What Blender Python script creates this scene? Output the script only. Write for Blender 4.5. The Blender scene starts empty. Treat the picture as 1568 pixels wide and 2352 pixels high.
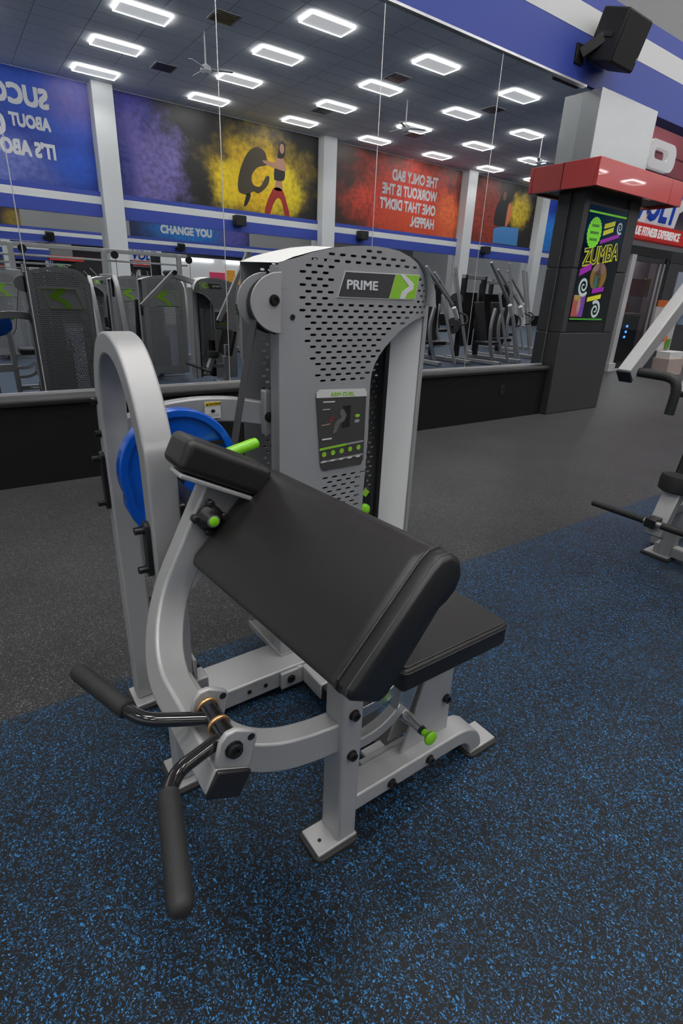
import bpy, bmesh, math, random
from mathutils import Vector, Matrix

# ------------------------------------------------------------------ camera, world, exposure
sc = bpy.context.scene
COL = sc.collection
cam_d = bpy.data.cameras.new('camera')
cam = bpy.data.objects.new('camera', cam_d); COL.objects.link(cam)
# rows: world axes seen in the lens frame (x right, y down, z forward)
R = ((0.8169, -0.1882, 0.5452), (-0.5754, -0.3320, 0.7475), (0.0403, -0.9243, -0.3796))
def _n(v): return Vector(v).normalized()
rx = _n(R[0]); rz = _n(R[2]); ry = rz.cross(rx).normalized(); rx = ry.cross(rz)
cam.matrix_world = Matrix(((rx[0], -rx[1], -rx[2], 0), (ry[0], -ry[1], -ry[2], 0), (rz[0], -rz[1], -rz[2], 1.3), (0, 0, 0, 1)))
cam_d.sensor_fit = 'VERTICAL'; cam_d.sensor_height = 36.0
cam_d.lens = 1219.68 * 36.0 / 2352.0
cam_d.clip_start = 0.02; cam_d.clip_end = 200
sc.camera = cam
SKY = 0.7              # overcast daylight let in by the added window wall
LAMP = 24.0            # watts of each ceiling panel
SPREAD = 112.0         # beam of the panels, degrees
GLOWE = 26.0            # lit edge of the panels
w = bpy.data.worlds.new('world'); sc.world = w; w.use_nodes = True
w.node_tree.nodes['Background'].inputs[0].default_value = (0.93, 0.97, 1.0, 1)
w.node_tree.nodes['Background'].inputs[1].default_value = SKY
sc.view_settings.view_transform = 'Standard'; sc.view_settings.look = 'None'
sc.view_settings.exposure = 0.0; sc.view_settings.gamma = 1.0
try: sc.view_settings.use_curve_mapping = False
except Exception: pass
cy = sc.cycles
cy.use_denoising = True; cy.use_light_tree = False
cy.max_bounces = 6; cy.diffuse_bounces = 2; cy.glossy_bounces = 4; cy.transmission_bounces = 3; cy.adaptive_threshold = .03
cy.sample_clamp_indirect = 6.0; cy.caustics_reflective = False; cy.caustics_refractive = False

MIR = 4.10             # plane of the mirror wall
OPP = -12.80           # plane of the opposite wall
CEIL = 6.95
rnd = random.Random(7)

# ------------------------------------------------------------------ materials
def lin(c):
    if isinstance(c, str):
        c = [int(c[i:i + 2], 16) / 255 for i in (0, 2, 4)]
        return tuple(x / 12.92 if x <= .04045 else ((x + .055) / 1.055) ** 2.4 for x in c)
    return c
MATS = {}
def mat(name, color, rough=.5, metal=0., spec=.5, emit=0., bump=0., bscale=300., coat=0., ecolor=None):
    if name in MATS: return MATS[name]
    m = bpy.data.materials.new(name); m.use_nodes = True
    nt = m.node_tree; b = nt.nodes['Principled BSDF']
    c = lin(color)
    b.inputs['Base Color'].default_value = (*c, 1)
    b.inputs['Roughness'].default_value = rough; b.inputs['Metallic'].default_value = metal
    b.inputs['Specular IOR Level'].default_value = spec; b.inputs['Coat Weight'].default_value = coat
    if emit:
        b.inputs['Emission Color'].default_value = (*(lin(ecolor) if ecolor else c), 1); b.inputs['Emission Strength'].default_value = emit
    if bump:
        t = nt.nodes.new('ShaderNodeTexCoord'); n = nt.nodes.new('ShaderNodeTexNoise'); u = nt.nodes.new('ShaderNodeBump')
        n.inputs['Scale'].default_value = bscale; u.inputs['Strength'].default_value = bump; u.inputs['Distance'].default_value = .002
        nt.links.new(t.outputs['Object'], n.inputs['Vector']); nt.links.new(n.outputs['Fac'], u.inputs['Height']); nt.links.new(u.outputs[0], b.inputs['Normal'])
    MATS[name] = m
    return m
SILVER = mat('silver_paint', (.40, .40, .397), .46, .30, bump=.08, bscale=500)
GREY = mat('grey_shroud_paint', (.35, .355, .36), .42, .25, bump=.08, bscale=500)
PALE = mat('pale_panel', (.92, .92, .89), .45)
BLACK = mat('black_steel', (.012, .012, .012), .35)
GLOSSB = mat('gloss_black_enamel', (.010, .010, .010), .12, coat=.6)
RUBBER = mat('black_rubber_grip', (.013, .013, .013), .62, bump=.25, bscale=900)
RUBPAD = mat('rubber_foot_pad', (.02, .02, .02), .7)
VINYL = mat('black_vinyl', (.014, .0125, .0122), .40, bump=.05, bscale=700)
VINYLD = mat('black_vinyl_side', (.011, .011, .011), .42, bump=.05, bscale=700)
THREAD = mat('thread', (.05, .05, .05), .6)
BLUEP = mat('blue_paint', (.002, .095, .56), .22, .1, coat=.3)
GREEN = mat('lime_green', (.20, .56, .012), .35)
GREEND = mat('lime_green_print', (.26, .55, .03), .5)
BRONZE = mat('bronze', (.70, .42, .20), .35, .8)
CHROME = mat('dull_chrome', (.62, .62, .62), .22, .9)
STEELB = mat('dark_bolt', (.03, .03, .03), .3, .6)
WHITE = mat('white_paint', (.74, .75, .75), .5)
STRAP = mat('dark_belt', (.055, .055, .057), .6)
DKGREY = mat('charcoal_panel', (.038, .038, .040), .45)
DKPRINT = mat('placard_dark', (.055, .053, .05), .4)
PRINTW = mat('print_white', (.62, .62, .60), .5)
YELLOW = mat('print_yellow', (.75, .55, .02), .5)
PRINTB = mat('print_black', (.01, .01, .01), .5)

def nodes_of(m): return m.node_tree, m.node_tree.nodes, m.node_tree.links

def floor_mat(name, base, flecks, density):
    m = mat(name, base, .50, spec=.22); nt, N, K = nodes_of(m); b = N['Principled BSDF']
    b.inputs['Sheen Weight'].default_value = .17; b.inputs['Sheen Roughness'].default_value = .45
    t = N.new('ShaderNodeTexCoord')
    wn = N.new('ShaderNodeTexNoise'); wn.inputs['Scale'].default_value = 70; wn.inputs['Detail'].default_value = 2
    K.new(t.outputs['Object'], wn.inputs['Vector'])
    wsub = N.new('ShaderNodeVectorMath'); wsub.operation = 'SUBTRACT'; wsub.inputs[1].default_value = (.5, .5, .5)
    K.new(wn.outputs['Color'], wsub.inputs[0])
    wsc = N.new('ShaderNodeVectorMath'); wsc.operation = 'SCALE'; wsc.inputs['Scale'].default_value = .016
    K.new(wsub.outputs[0], wsc.inputs[0])
    wadd = N.new('ShaderNodeVectorMath'); wadd.operation = 'ADD'
    K.new(t.outputs['Object'], wadd.inputs[0]); K.new(wsc.outputs[0], wadd.inputs[1])
    fac = None; colr = None
    for i, (sx, sy, dens, rad) in enumerate(((280, 150, density, .42), (165, 330, density * .85, .40), (430, 430, density * .8, .42))):
        mp = N.new('ShaderNodeMapping'); mp.inputs['Scale'].default_value = (sx, sy, 0); mp.inputs['Rotation'].default_value = (0, 0, .5 + i * 1.1)
        K.new(wadd.outputs[0], mp.inputs['Vector'])
        v = N.new('ShaderNodeTexVoronoi'); v.voronoi_dimensions = '2D'; v.inputs['Scale'].default_value = 1
        K.new(mp.outputs[0], v.inputs['Vector'])
        s = N.new('ShaderNodeSeparateColor'); K.new(v.outputs['Color'], s.inputs[0])
        lt = N.new('ShaderNodeMath'); lt.operation = 'LESS_THAN'; lt.inputs[1].default_value = dens; K.new(s.outputs[0], lt.inputs[0])
        ld = N.new('ShaderNodeMath'); ld.operation = 'LESS_THAN'; ld.inputs[1].default_value = rad; K.new(v.outputs['Distance'], ld.inputs[0])
        mu = N.new('ShaderNodeMath'); mu.operation = 'MULTIPLY'; K.new(lt.outputs[0], mu.inputs[0]); K.new(ld.outputs[0], mu.inputs[1])
        rp = N.new('ShaderNodeValToRGB'); rp.color_ramp.interpolation = 'LINEAR'
        e = rp.color_ramp.elements
        e[0].position = 0; e[0].color = (*flecks[0], 1); e[1].position = 1; e[1].color = (*flecks[2], 1)
        q = e.new(.62); q.color = (*flecks[1], 1)
        K.new(s.outputs[1], rp.inputs[0])
        mx = N.new('ShaderNodeMix'); mx.data_type = 'RGBA'
        K.new(mu.outputs[0], mx.inputs[0]); K.new(rp.outputs[0], mx.inputs[7])
        if colr is None: mx.inputs[6].default_value = (*base, 1)
        else: K.new(colr, mx.inputs[6])
        colr = mx.outputs[2]
    # broad worn patches of the rubber
    pn = N.new('ShaderNodeTexNoise'); pn.inputs['Scale'].default_value = 2.2; K.new(t.outputs['Object'], pn.inputs['Vector'])
    pr = N.new('ShaderNodeMapRange'); pr.inputs[1].default_value = .3; pr.inputs[2].default_value = .7; pr.inputs[3].default_value = .8; pr.inputs[4].default_value = 1.15
    K.new(pn.outputs['Fac'], pr.inputs[0])
    hv = N.new('ShaderNodeHueSaturation'); K.new(pr.outputs[0], hv.inputs['Value']); K.new(colr, hv.inputs['Color'])
    K.new(hv.outputs[0], b.inputs['Base Color'])
    bn = N.new('ShaderNodeTexNoise'); bn.inputs['Scale'].default_value = 420; K.new(t.outputs['Object'], bn.inputs['Vector'])
    bu = N.new('ShaderNodeBump'); bu.inputs['Strength'].default_value = .25; bu.inputs['Distance'].default_value = .001
    K.new(bn.outputs['Fac'], bu.inputs['Height']); K.new(bu.outputs[0], b.inputs['Normal'])
    return m
FLOORB = floor_mat('rubber_blue_fleck', (.0045, .005, .006), ((.008, .024, .045), (.015, .080, .18), (.035, .24, .56)), .23)
FLOORK = floor_mat('rubber_grey_fleck', (.018, .018, .0185), ((.04, .04, .042), (.08, .08, .085), (.20, .20, .205)), .20)

def splash_mat(name, base, spots, rough=.5, grain=6.):
    """printed cloud picture: spots = (x, z, rx, rz, colour, soft, warp)"""
    m = mat(name, base, rough); nt, N, K = nodes_of(m); b = N['Principled BSDF']
    t = N.new('ShaderNodeNewGeometry'); sp = N.new('ShaderNodeSeparateXYZ'); K.new(t.outputs['Position'], sp.inputs[0])
    cb = N.new('ShaderNodeCombineXYZ'); K.new(sp.outputs[0], cb.inputs[0]); K.new(sp.outputs[2], cb.inputs[1])
    n1 = N.new('ShaderNodeTexNoise'); n1.inputs['Scale'].default_value = 1.1; n1.inputs['Detail'].default_value = 8; n1.inputs['Roughness'].default_value = .65
    K.new(cb.outputs[0], n1.inputs['Vector'])
    n2 = N.new('ShaderNodeTexNoise'); n2.inputs['Scale'].default_value = grain; n2.inputs['Detail'].default_value = 6
    K.new(cb.outputs[0], n2.inputs['Vector'])
    cur = None
    for (x, z, rx_, rz_, colr, soft, warp) in spots:
        su = N.new('ShaderNodeVectorMath'); su.operation = 'SUBTRACT'; su.inputs[1].default_value = (x, z, 0); K.new(cb.outputs[0], su.inputs[0])
        di = N.new('ShaderNodeVectorMath'); di.operation = 'DIVIDE'; di.inputs[1].default_value = (rx_, rz_, 1); K.new(su.outputs[0], di.inputs[0])
        le = N.new('ShaderNodeVectorMath'); le.operation = 'LENGTH'; K.new(di.outputs[0], le.inputs[0])
        a = N.new('ShaderNodeMath'); a.operation = 'MULTIPLY_ADD'; a.inputs[1].default_value = warp; K.new(n1.outputs['Fac'], a.inputs[0]); K.new(le.outputs['Value'], a.inputs[2])
        mr = N.new('ShaderNodeMapRange'); mr.interpolation_type = 'SMOOTHSTEP'
        mr.inputs[1].default_value = 1 + warp * .5 - soft; mr.inputs[2].default_value = 1 + warp * .5 + soft; mr.inputs[3].default_value = 1; mr.inputs[4].default_value = 0
        K.new(a.outputs[0], mr.inputs[0])
        g = N.new('ShaderNodeMath'); g.operation = 'MULTIPLY'; K.new(mr.outputs[0], g.inputs[0])
        gr = N.new('ShaderNodeMapRange'); gr.inputs[1].default_value = .3; gr.inputs[2].default_value = .6; gr.inputs[3].default_value = .45; gr.inputs[4].default_value = 1
        K.new(n2.outputs['Fac'], gr.inputs[0]); K.new(gr.outputs[0], g.inputs[1])
        mx = N.new('ShaderNodeMix'); mx.data_type = 'RGBA'; K.new(g.outputs[0], mx.inputs[0]); mx.inputs[7].default_value = (*lin(colr), 1)
        if cur is None: mx.inputs[6].default_value = (*lin(base), 1)
        else: K.new(cur, mx.inputs[6])
        cur = mx.outputs[2]
    K.new(cur, b.inputs['Base Color'])
    return m

def glass_mat(name, tint=(.9, .95, .95)):
    m = bpy.data.materials.new(name); m.use_nodes = True; N = m.node_tree.nodes; K = m.node_tree.links; N.remove(N['Principled BSDF'])
    t = N.new('ShaderNodeBsdfTransparent'); t.inputs[0].default_value = (*tint, 1); g = N.new('ShaderNodeBsdfGlossy'); g.inputs['Roughness'].default_value = .02
    x = N.new('ShaderNodeMixShader'); x.inputs[0].default_value = .07
    K.new(t.outputs[0], x.inputs[1]); K.new(g.outputs[0], x.inputs[2]); K.new(x.outputs[0], N['Material Output'].inputs[0])
    return m
def mirror_mat():
    m = bpy.data.materials.new('mirror_glass'); m.use_nodes = True
    b = m.node_tree.nodes['Principled BSDF']
    b.inputs['Base Color'].default_value = (.80, .82, .82, 1); b.inputs['Metallic'].default_value = 1; b.inputs['Roughness'].default_value = 0.0
    return m
MIRROR = mirror_mat()

# ------------------------------------------------------------------ mesh helpers
def V(*a): return Vector(a)
class MB:
    def __init__(s): s.v = []; s.f = []
    def add(s, vs, fs):
        n = len(s.v); s.v += [Vector(p) for p in vs]; s.f += [tuple(i + n for i in q) for q in fs]; return s
    def box(s, x0, x1, y0, y1, z0, z1):
        return s.add([(x0, y0, z0), (x1, y0, z0), (x1, y1, z0), (x0, y1, z0), (x0, y0, z1), (x1, y0, z1), (x1, y1, z1), (x0, y1, z1)],
                     [(0, 3, 2, 1), (4, 5, 6, 7), (0, 1, 5, 4), (1, 2, 6, 5), (2, 3, 7, 6), (3, 0, 4, 7)])
    def obox(s, c, u, v, w, hu, hv, hw):
        c, u, v, w = Vector(c), Vector(u), Vector(v), Vector(w); P = []
        for k in (-1, 1):
            for a, b in ((-1, -1), (1, -1), (1, 1), (-1, 1)): P.append(c + u * (hu * a) + v * (hv * b) + w * (hw * k))
        return s.add(P, [(0, 3, 2, 1), (4, 5, 6, 7), (0, 1, 5, 4), (1, 2, 6, 5), (2, 3, 7, 6), (3, 0, 4, 7)])
    def bar(s, p0, p1, w_, h_, up=(0, 0, 1)):
        p0, p1 = Vector(p0), Vector(p1); t = (p1 - p0).normalized(); a = t.cross(Vector(up)).normalized(); b = a.cross(t)
        return s.obox((p0 + p1) / 2, a, b, -t, w_ / 2, h_ / 2, (p1 - p0).length / 2)
    def cyl(s, p0, p1, r, seg=16, r2=None):
        p0, p1 = Vector(p0), Vector(p1); r2 = r if r2 is None else r2
        t = (p1 - p0).normalized(); a = t.orthogonal().normalized(); b = t.cross(a); P = []
        for p, q in ((p0, r), (p1, r2)):
            for i in range(seg):
                g = 2 * math.pi * i / seg; P.append(p + a * (q * math.cos(g)) + b * (q * math.sin(g)))
        F = [(i, (i + 1) % seg, seg + (i + 1) % seg, seg + i) for i in range(seg)]
        return s.add(P, F + [tuple(range(seg - 1, -1, -1)), tuple(range(seg, 2 * seg))])
    def lathe(s, o, axis, prof, seg=24):
        """prof: (distance along axis, radius)"""
        o = Vector(o); t = Vector(axis).normalized(); a = t.orthogonal().normalized(); b = t.cross(a); P = []; F = []
        for d, r in prof:
            for i in range(seg):
                g = 2 * math.pi * i / seg; P.append(o + t * d + a * (r * math.cos(g)) + b * (r * math.sin(g)))
        for k in range(len(prof) - 1):
            F += [(k * seg + i, k * seg + (i + 1) % seg, (k + 1) * seg + (i + 1) % seg, (k + 1) * seg + i) for i in range(seg)]
        F += [tuple(range(seg - 1, -1, -1)), tuple(range((len(prof) - 1) * seg, len(prof) * seg))]
        return s.add(P, F)
    def sweep(s, pts, sec, up, close=True):
        """sweep a 2-D section (a, b): a along the side vector, b along the in-plane normal; 'up' = side vector fixed"""
        pts = [Vector(p) for p in pts]; side = Vector(up).normalized(); n = len(sec); P = []; F = []
        for i, p in enumerate(pts):
            t = (pts[min(i + 1, len(pts) - 1)] - pts[max(i - 1, 0)]).normalized()
            nrm = side.cross(t).normalized()
            for a, b in sec: P.append(p + side * a + nrm * b)
        for k in range(len(pts) - 1):
            F += [(k * n + i, k * n + (i + 1) % n, (k + 1) * n + (i + 1) % n, (k + 1) * n + i) for i in range(n)]
        if close: F += [tuple(range(n - 1, -1, -1)), tuple(range((len(pts) - 1) * n, len(pts) * n))]
        return s.add(P, F)
    def tube(s, pts, rad, seg=14):
        pts = [Vector(p) for p in pts]; rr = rad if isinstance(rad, (list, tuple)) else [rad] * len(pts)
        t0 = (pts[1] - pts[0]).normalized(); a = t0.orthogonal().normalized(); P = []; F = []
        for i, p in enumerate(pts):
            t = (pts[min(i + 1, len(pts) - 1)] - pts[max(i - 1, 0)]).normalized()
            a = (a - t * a.dot(t)).normalized(); b = t.cross(a)
            for k in range(seg):
                g = 2 * math.pi * k / seg; P.append(p + a * (rr[i] * math.cos(g)) + b * (rr[i] * math.sin(g)))
        for k in range(len(pts) - 1):
            F += [(k * seg + i, k * seg + (i + 1) % seg, (k + 1) * seg + (i + 1) % seg, (k + 1) * seg + i) for i in range(seg)]
        F += [tuple(range(seg - 1, -1, -1)), tuple(range((len(pts) - 1) * seg, len(pts) * seg))]
        return s.add(P, F)
    def prism(s, poly, o, u, v, n, th):
        """polygon (a, b) in the frame o + a u + b v, thick th along n (from o)"""
        o, u, v, n = Vector(o), Vector(u), Vector(v), Vector(n); k = len(poly)
        P = [o + u * a + v * b for a, b in poly] + [o + u * a + v * b + n * th for a, b in poly]
        F = [tuple(range(k - 1, -1, -1)), tuple(range(k, 2 * k))] + [(i, (i + 1) % k, k + (i + 1) % k, k + i) for i in range(k)]
        return s.add(P, F)
    def put(s, vf, o, u, v, n):
        o, u, v, n = Vector(o), Vector(u), Vector(v), Vector(n)
        return s.add([o + u * p[0] + v * p[1] + n * p[2] for p in vf[0]], vf[1])
    def build(s, name, material, parent=None, bevel=0., seg=2, smooth=True, ang=35, kind=None):
        off = Vector((0, 0, 0)); p = parent
        while p: off += p.location; p = p.parent
        me = bpy.data.meshes.new(name)
        me.from_pydata([tuple(q - off) for q in s.v], [], s.f); me.validate()
        bm = bmesh.new(); bm.from_mesh(me); bmesh.ops.recalc_face_normals(bm, faces=bm.faces); bm.to_mesh(me); bm.free()
        if smooth:
            for q in me.polygons: q.use_smooth = True
            me.set_sharp_from_angle(angle=math.radians(ang))
        me.materials.append(material)
        o = bpy.data.objects.new(name, me); COL.objects.link(o)
        if parent: o.parent = parent
        if kind: o['kind'] = kind
        if bevel:
            b = o.modifiers.new('bevel', 'BEVEL'); b.width = bevel; b.segments = seg; b.limit_method = 'ANGLE'; b.angle_limit = math.radians(40); b.harden_normals = False
        return o

def crom(pts, n=8):
    """Catmull-Rom through points"""
    P = [Vector(p) for p in pts]; P = [P[0] * 2 - P[1]] + P + [P[-1] * 2 - P[-2]]; out = []
    for i in range(1, len(P) - 2):
        for k in range(n):
            t = k / n; a, b, c, d = P[i - 1:i + 3]
            out.append(.5 * ((2 * b) + (c - a) * t + (2 * a - 5 * b + 4 * c - d) * t * t + (3 * b - a - 3 * c + d) * t ** 3))
    return out + [P[-2]]
def rrect(w_, h_, r, n=4, cx=0., cy_=0.):
    o = []
    for sx, sy, a0 in ((1, 1, 0), (-1, 1, 90), (-1, -1, 180), (1, -1, 270)):
        for k in range(n + 1):
            a = math.radians(a0 + 90 * k / n); o.append((cx + sx * (w_ / 2 - r) + r * math.cos(a), cy_ + sy * (h_ / 2 - r) + r * math.sin(a)))
    return o
def ell(cx, cz, a, b, n=20): return [(cx + a * math.cos(2 * math.pi * i / n), cz + b * math.sin(2 * math.pi * i / n)) for i in range(n)]

def from_curve(cu):
    o = bpy.data.objects.new('tmp', cu); COL.objects.link(o)
    me = bpy.data.meshes.new_from_object(o.evaluated_get(bpy.context.evaluated_depsgraph_get()))
    vf = ([v.co.copy() for v in me.vertices], [tuple(p.vertices) for p in me.polygons])
    bpy.data.objects.remove(o); bpy.data.meshes.remove(me); bpy.data.curves.remove(cu)
    return vf
def plate(outer, holes, th):
    cu = bpy.data.curves.new('tmp', 'CURVE'); cu.dimensions = '2D'; cu.fill_mode = 'BOTH'; cu.extrude = th / 2
    for poly in [outer] + holes:
        sp = cu.splines.new('POLY'); sp.points.add(len(poly) - 1); sp.use_cyclic_u = True
        for q, p in zip(sp.points, poly): q.co = (p[0], p[1], 0, 1)
    return from_curve(cu)
def text(body, size, bold=0., ext=.001, align='LEFT', shear=0., width=1.):
    cu = bpy.data.curves.new('tmp', 'FONT'); cu.body = body; cu.size = size; cu.extrude = ext; cu.align_x = align; cu.shear = shear
    cu.resolution_u = 3
    v, f = from_curve(cu); lim = size * 1.6
    f = [q for q in f if all(abs(v[i].y) < lim for i in q)]; used = sorted({i for q in f for i in q}); ix = {i: k for k, i in enumerate(used)}
    v = [v[i] for i in used]; f = [tuple(ix[i] for i in q) for q in f]
    V_, F_ = [], []
    for k, (dx, dy) in enumerate(((-bold, -bold), (bold, -bold), (-bold, bold), (bold, bold), (0, 0)) if bold > 0 else ((0, 0),)):      # heavier strokes
        n = len(V_); V_ += [Vector(((p[0] + dx) * width, p[1] + dy, p[2] + k * ext * .3)) for p in v]; F_ += [tuple(i + n for i in q) for q in f]
    return (V_, F_)

def empty(name, loc, label, cat, group=None):
    o = bpy.data.objects.new(name, None); COL.objects.link(o); o.location = loc; o['label'] = label; o['category'] = cat
    o.empty_display_size = .1
    if group: o['group'] = group
    return o
def tag(o, label, cat=None, group=None, kind=None):
    o['label'] = label
    if cat: o['category'] = cat
    if group: o['group'] = group
    if kind: o['kind'] = kind
    return o
def copy_tree(o, parent=None, skip=()):
    c = o.copy(); COL.objects.link(c); c.parent = parent
    for ch in list(o.children):
        if ch.name.split('.')[0] not in skip: copy_tree(ch, c, skip)
    return c

X_, Y_, Z_ = V(1, 0, 0), V(0, 1, 0), V(0, 0, 1)

# ================================================================== THE SETTING
fl = MB().add([(-12, OPP, 0), (34, OPP, 0), (34, 1.66, 0), (-12, 1.66, 0)], [(0, 1, 2, 3)]).build('floor', FLOORB, smooth=False)
tag(fl, 'black rubber floor with dense bright blue flecks', kind='structure')
fl2 = MB().add([(-12, 1.66, 0), (34, 1.66, 0), (34, 14, 0), (-12, 14, 0)], [(0, 1, 2, 3)]).build('floor', FLOORK, smooth=False)
tag(fl2, 'black rubber walkway with fine grey flecks along the mirror wall', kind='structure')

CEILM = mat('ceiling_tile', (.72, .73, .75), .9)
CEILG = mat('ceiling_grid', (.50, .505, .52), .7)
ce = MB().box(-12, 34, OPP, 14, CEIL + .02, CEIL + .12).build('ceiling', CEILG, smooth=False); tag(ce, 'grey tiled ceiling high above', kind='structure')
tm = MB()
x = -12.
while x < 34:
    y = OPP
    while y < 4.2:
        tm.box(x + .008, x + 1.15 - .008, y + .008, y + .575 - .008, CEIL, CEIL + .015); y += .575
    x += 1.15
tm.build('ceiling_tiles', CEILM, ce, smooth=False, kind='stuff')

# --- mirror wall -------------------------------------------------------------
WALLW = mat('wall_white', (.80, .81, .81), .6)
BANDB = mat('band_blue', (.040, .075, .40), .5)
BANDW = mat('band_white', (.86, .86, .85), .5)
WAINS = mat('wainscot_black', (.006, .006, .006), .55, spec=.25)
LEDGE = mat('ledge_dark', (.012, .012, .012), .45)
TRIM = mat('bright_aluminium', (.78, .78, .78), .25, .6)
WGREY = mat('wall_grey', (.30, .30, .30), .6)
wf = MB().box(-12, 7.05, MIR + .01, MIR + .25, 0, CEIL).build('wall_front', WGREY, smooth=False); tag(wf, 'long mirrored wall behind the machine', kind='structure')
MB().box(-12, 5.93, 4.0, MIR + .01, 0, .555).build('wainscot', WAINS, wf, smooth=False)
sec = [(4.06, .535), (3.985, .535), (3.965, .545), (3.960, .565), (3.965, .583), (3.98, .597), (MIR - .002, .597), (MIR - .002, .56)]
MB().prism([(a, b) for a, b in sec], (-12, 0, 0), Y_, Z_, X_, 17.93).build('ledge', LEDGE, wf)
MB().box(-12, 5.93, MIR - .022, MIR - .004, .597, .612).build('mirror_channel', TRIM, wf, smooth=False)
seams = [-7.5 - .0, -6.17, -4.84, -3.51, -2.18, -.85, .48, 1.81, 3.19, 4.56, 5.93]
seams[0] = -12
for a, b in zip(seams[:-1], seams[1:]):
    MB().box(a + .003, b - .003, MIR - .006, MIR, .612, 3.37).build('mirror_panel', MIRROR, wf, smooth=False)
for a in seams[1:-1]:
    MB().box(a - .003, a + .003, MIR - .007, MIR, .612, 3.37).build('mirror_edge', TRIM, wf, smooth=False)
MB().box(-12, 34, 4.075, MIR + .16, 3.379, 3.763).build('blue_band', BANDB, wf, smooth=False)
MB().box(-12, 34, 4.073, MIR + .16, 3.763, 3.969).build('white_band', BANDW, wf, smooth=False)
MB().box(-12, 34, 4.075, MIR + .16, 3.969, 4.118).build('blue_band', BANDB, wf, smooth=False)
MB().box(-12, 5.84, 4.068, MIR - .007, 3.360, 3.379).build('edge_trim', TRIM, wf, smooth=False)
MB().box(-12, 34, 4.085, MIR + .01, 4.118, CEIL).build('upper_wall', WGREY, wf, smooth=False)
tag(MB().box(5.10, 5.17, 3.992, 4.0, .29, .40).build('outlet_cover', BLACK, wf, .003), 'black outlet cover on the wainscot')

# --- column with canopy -------------------------------------------------------
STEEL = mat('brushed_steel', (.40, .41, .415), .24, .80, bump=.04, bscale=30)
REDP = mat('red_metal', (.66, .060, .055), .22, .0, coat=.5)
cl = empty('column', (6.45, 3.99, 0), 'square column clad in charcoal panels with steel top and red canopy', 'column')
cl['kind'] = 'structure'; del cl['category']
MB().box(5.835, 6.96, 3.88, MIR + .2, 2.55, 3.325).build('steel_cladding', STEEL, cl, .004)
def panel(x0, x1, z0, z1): return MB().box(x0 + .06, x1 + .06, 3.92, MIR + .2, z0 + .004, z1 - .004).build('panel', DKGREY, cl, .006)
panel(5.90, 7.05, 0, .98)
panel(5.90, 6.00, .98, 1.68); panel(6.82, 7.05, .98, 1.68)
panel(5.90, 6.00, 1.68, 2.55); panel(6.82, 7.05, 1.68, 2.55)
MB().box(5.975, 7.10, 3.94, MIR + .15, 0, 2.6).build('core', BLACK, cl, smooth=False)
# red canopy: three folded panels and soffit
MB().box(5.72, 7.24, 3.675, 3.72, 2.435, 2.69).build('canopy_panel', REDP, cl, .004)
MB().box(7.248, 7.55, 3.675, 3.72, 2.435, 2.69).build('canopy_panel', REDP, cl, .004)
MB().box(5.72, 5.765, 3.722, MIR - .008, 2.435, 2.69).build('canopy_panel', REDP, cl, .004)
MB().box(7.505, 7.55, 3.722, MIR + .3, 2.435, 2.69).build('canopy_panel', REDP, cl, .004)
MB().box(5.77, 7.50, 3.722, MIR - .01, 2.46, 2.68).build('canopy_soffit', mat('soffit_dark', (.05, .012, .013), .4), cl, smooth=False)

# --- poster screen on the column ---------------------------------------------
ps = empty('poster_screen', (6.41, 3.885, .98), 'tall lit dance class poster with green badge and white spirals on the column', 'poster')
PX0, PX1, PZ0, PZ1, PY = 6.00, 6.82, .985, 2.36, 3.884
def glow(name, c, e=.22): return mat(name, c, .4, emit=e)
MB().box(PX0, PX1, PY, PY + .05, PZ0, PZ1).build('frame', BLACK, ps, .003)
SCR = splash_mat('screen_print', (.002, .006, .010), [(6.565, 2.35, .9, .35, (.002, .055, .13), .6, .1)])
SCR.node_tree.nodes['Principled BSDF'].inputs['Roughness'].default_value = .08
pic = MB().box(PX0 + .012, PX1 - .012, PY - .003, PY, PZ0 + .12, PZ1 - .03).build('screen', SCR, ps, smooth=False)
G_ = glow('screen_green', (.20, .75, .02)); Yl = glow('screen_yellow', (.62, .62, .02)); Pu = glow('screen_purple', (.32, .01, .36)); Wh = glow('screen_white', (.50, .60, .57), .2)
u, v_, n_ = X_, Z_, -Y_
def on_screen(name, mesh_fn, m, dy=.0035):
    b = MB(); mesh_fn(b, (0, PY - dy, 0)); return b.build(name, m, pic, smooth=False)
on_screen('stripe', lambda b, o: b.prism([(6.02, 2.255), (6.80, 2.255), (6.80, 2.275), (6.02, 2.275)], o, u, v_, n_, .001), G_)
on_screen('stripe', lambda b, o: b.prism([(6.02, 1.125), (6.72, 1.125), (6.72, 1.145), (6.02, 1.145)], o, u, v_, n_, .001), glow('screen_green_dark', (.05, .25, .02)))
badge = [(6.19 + (.145 if i % 2 else .135) * math.cos(math.pi * i / 22), 2.06 + (.165 if i % 2 else .152) * math.sin(math.pi * i / 22)) for i in range(44)]
on_screen('badge', lambda b, o: b.prism(badge, o, u, v_, n_, .001), G_)
for k, (z, l) in enumerate(((2.13, .14), (2.06, .17), (1.99, .15))):
    on_screen('small_print', lambda b, o: b.prism([(6.19 - l / 2, z - .013), (6.19 + l / 2, z - .010), (6.19 + l / 2, z + .016), (6.19 - l / 2, z + .013)], o, u, v_, n_, .0005), glow('screen_badge_print', (.05, .22, .02)), .0048)
def ribbon(x0, x1, z0, z1, h, m, name='ribbon'):
    on_screen(name, lambda b, o: b.prism([(x0, z0), (x1, z1), (x1, z1 + h), (x0, z0 + h)], o, u, v_, n_, .0008), m)
ribbon(6.37, 6.58, 2.115, 2.165, .05, Yl, 'small_print'); ribbon(6.37, 6.57, 2.045, 2.10, .05, Yl, 'small_print')
ribbon(6.34, 6.72, 1.955, 2.055, .042, Pu)
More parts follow.
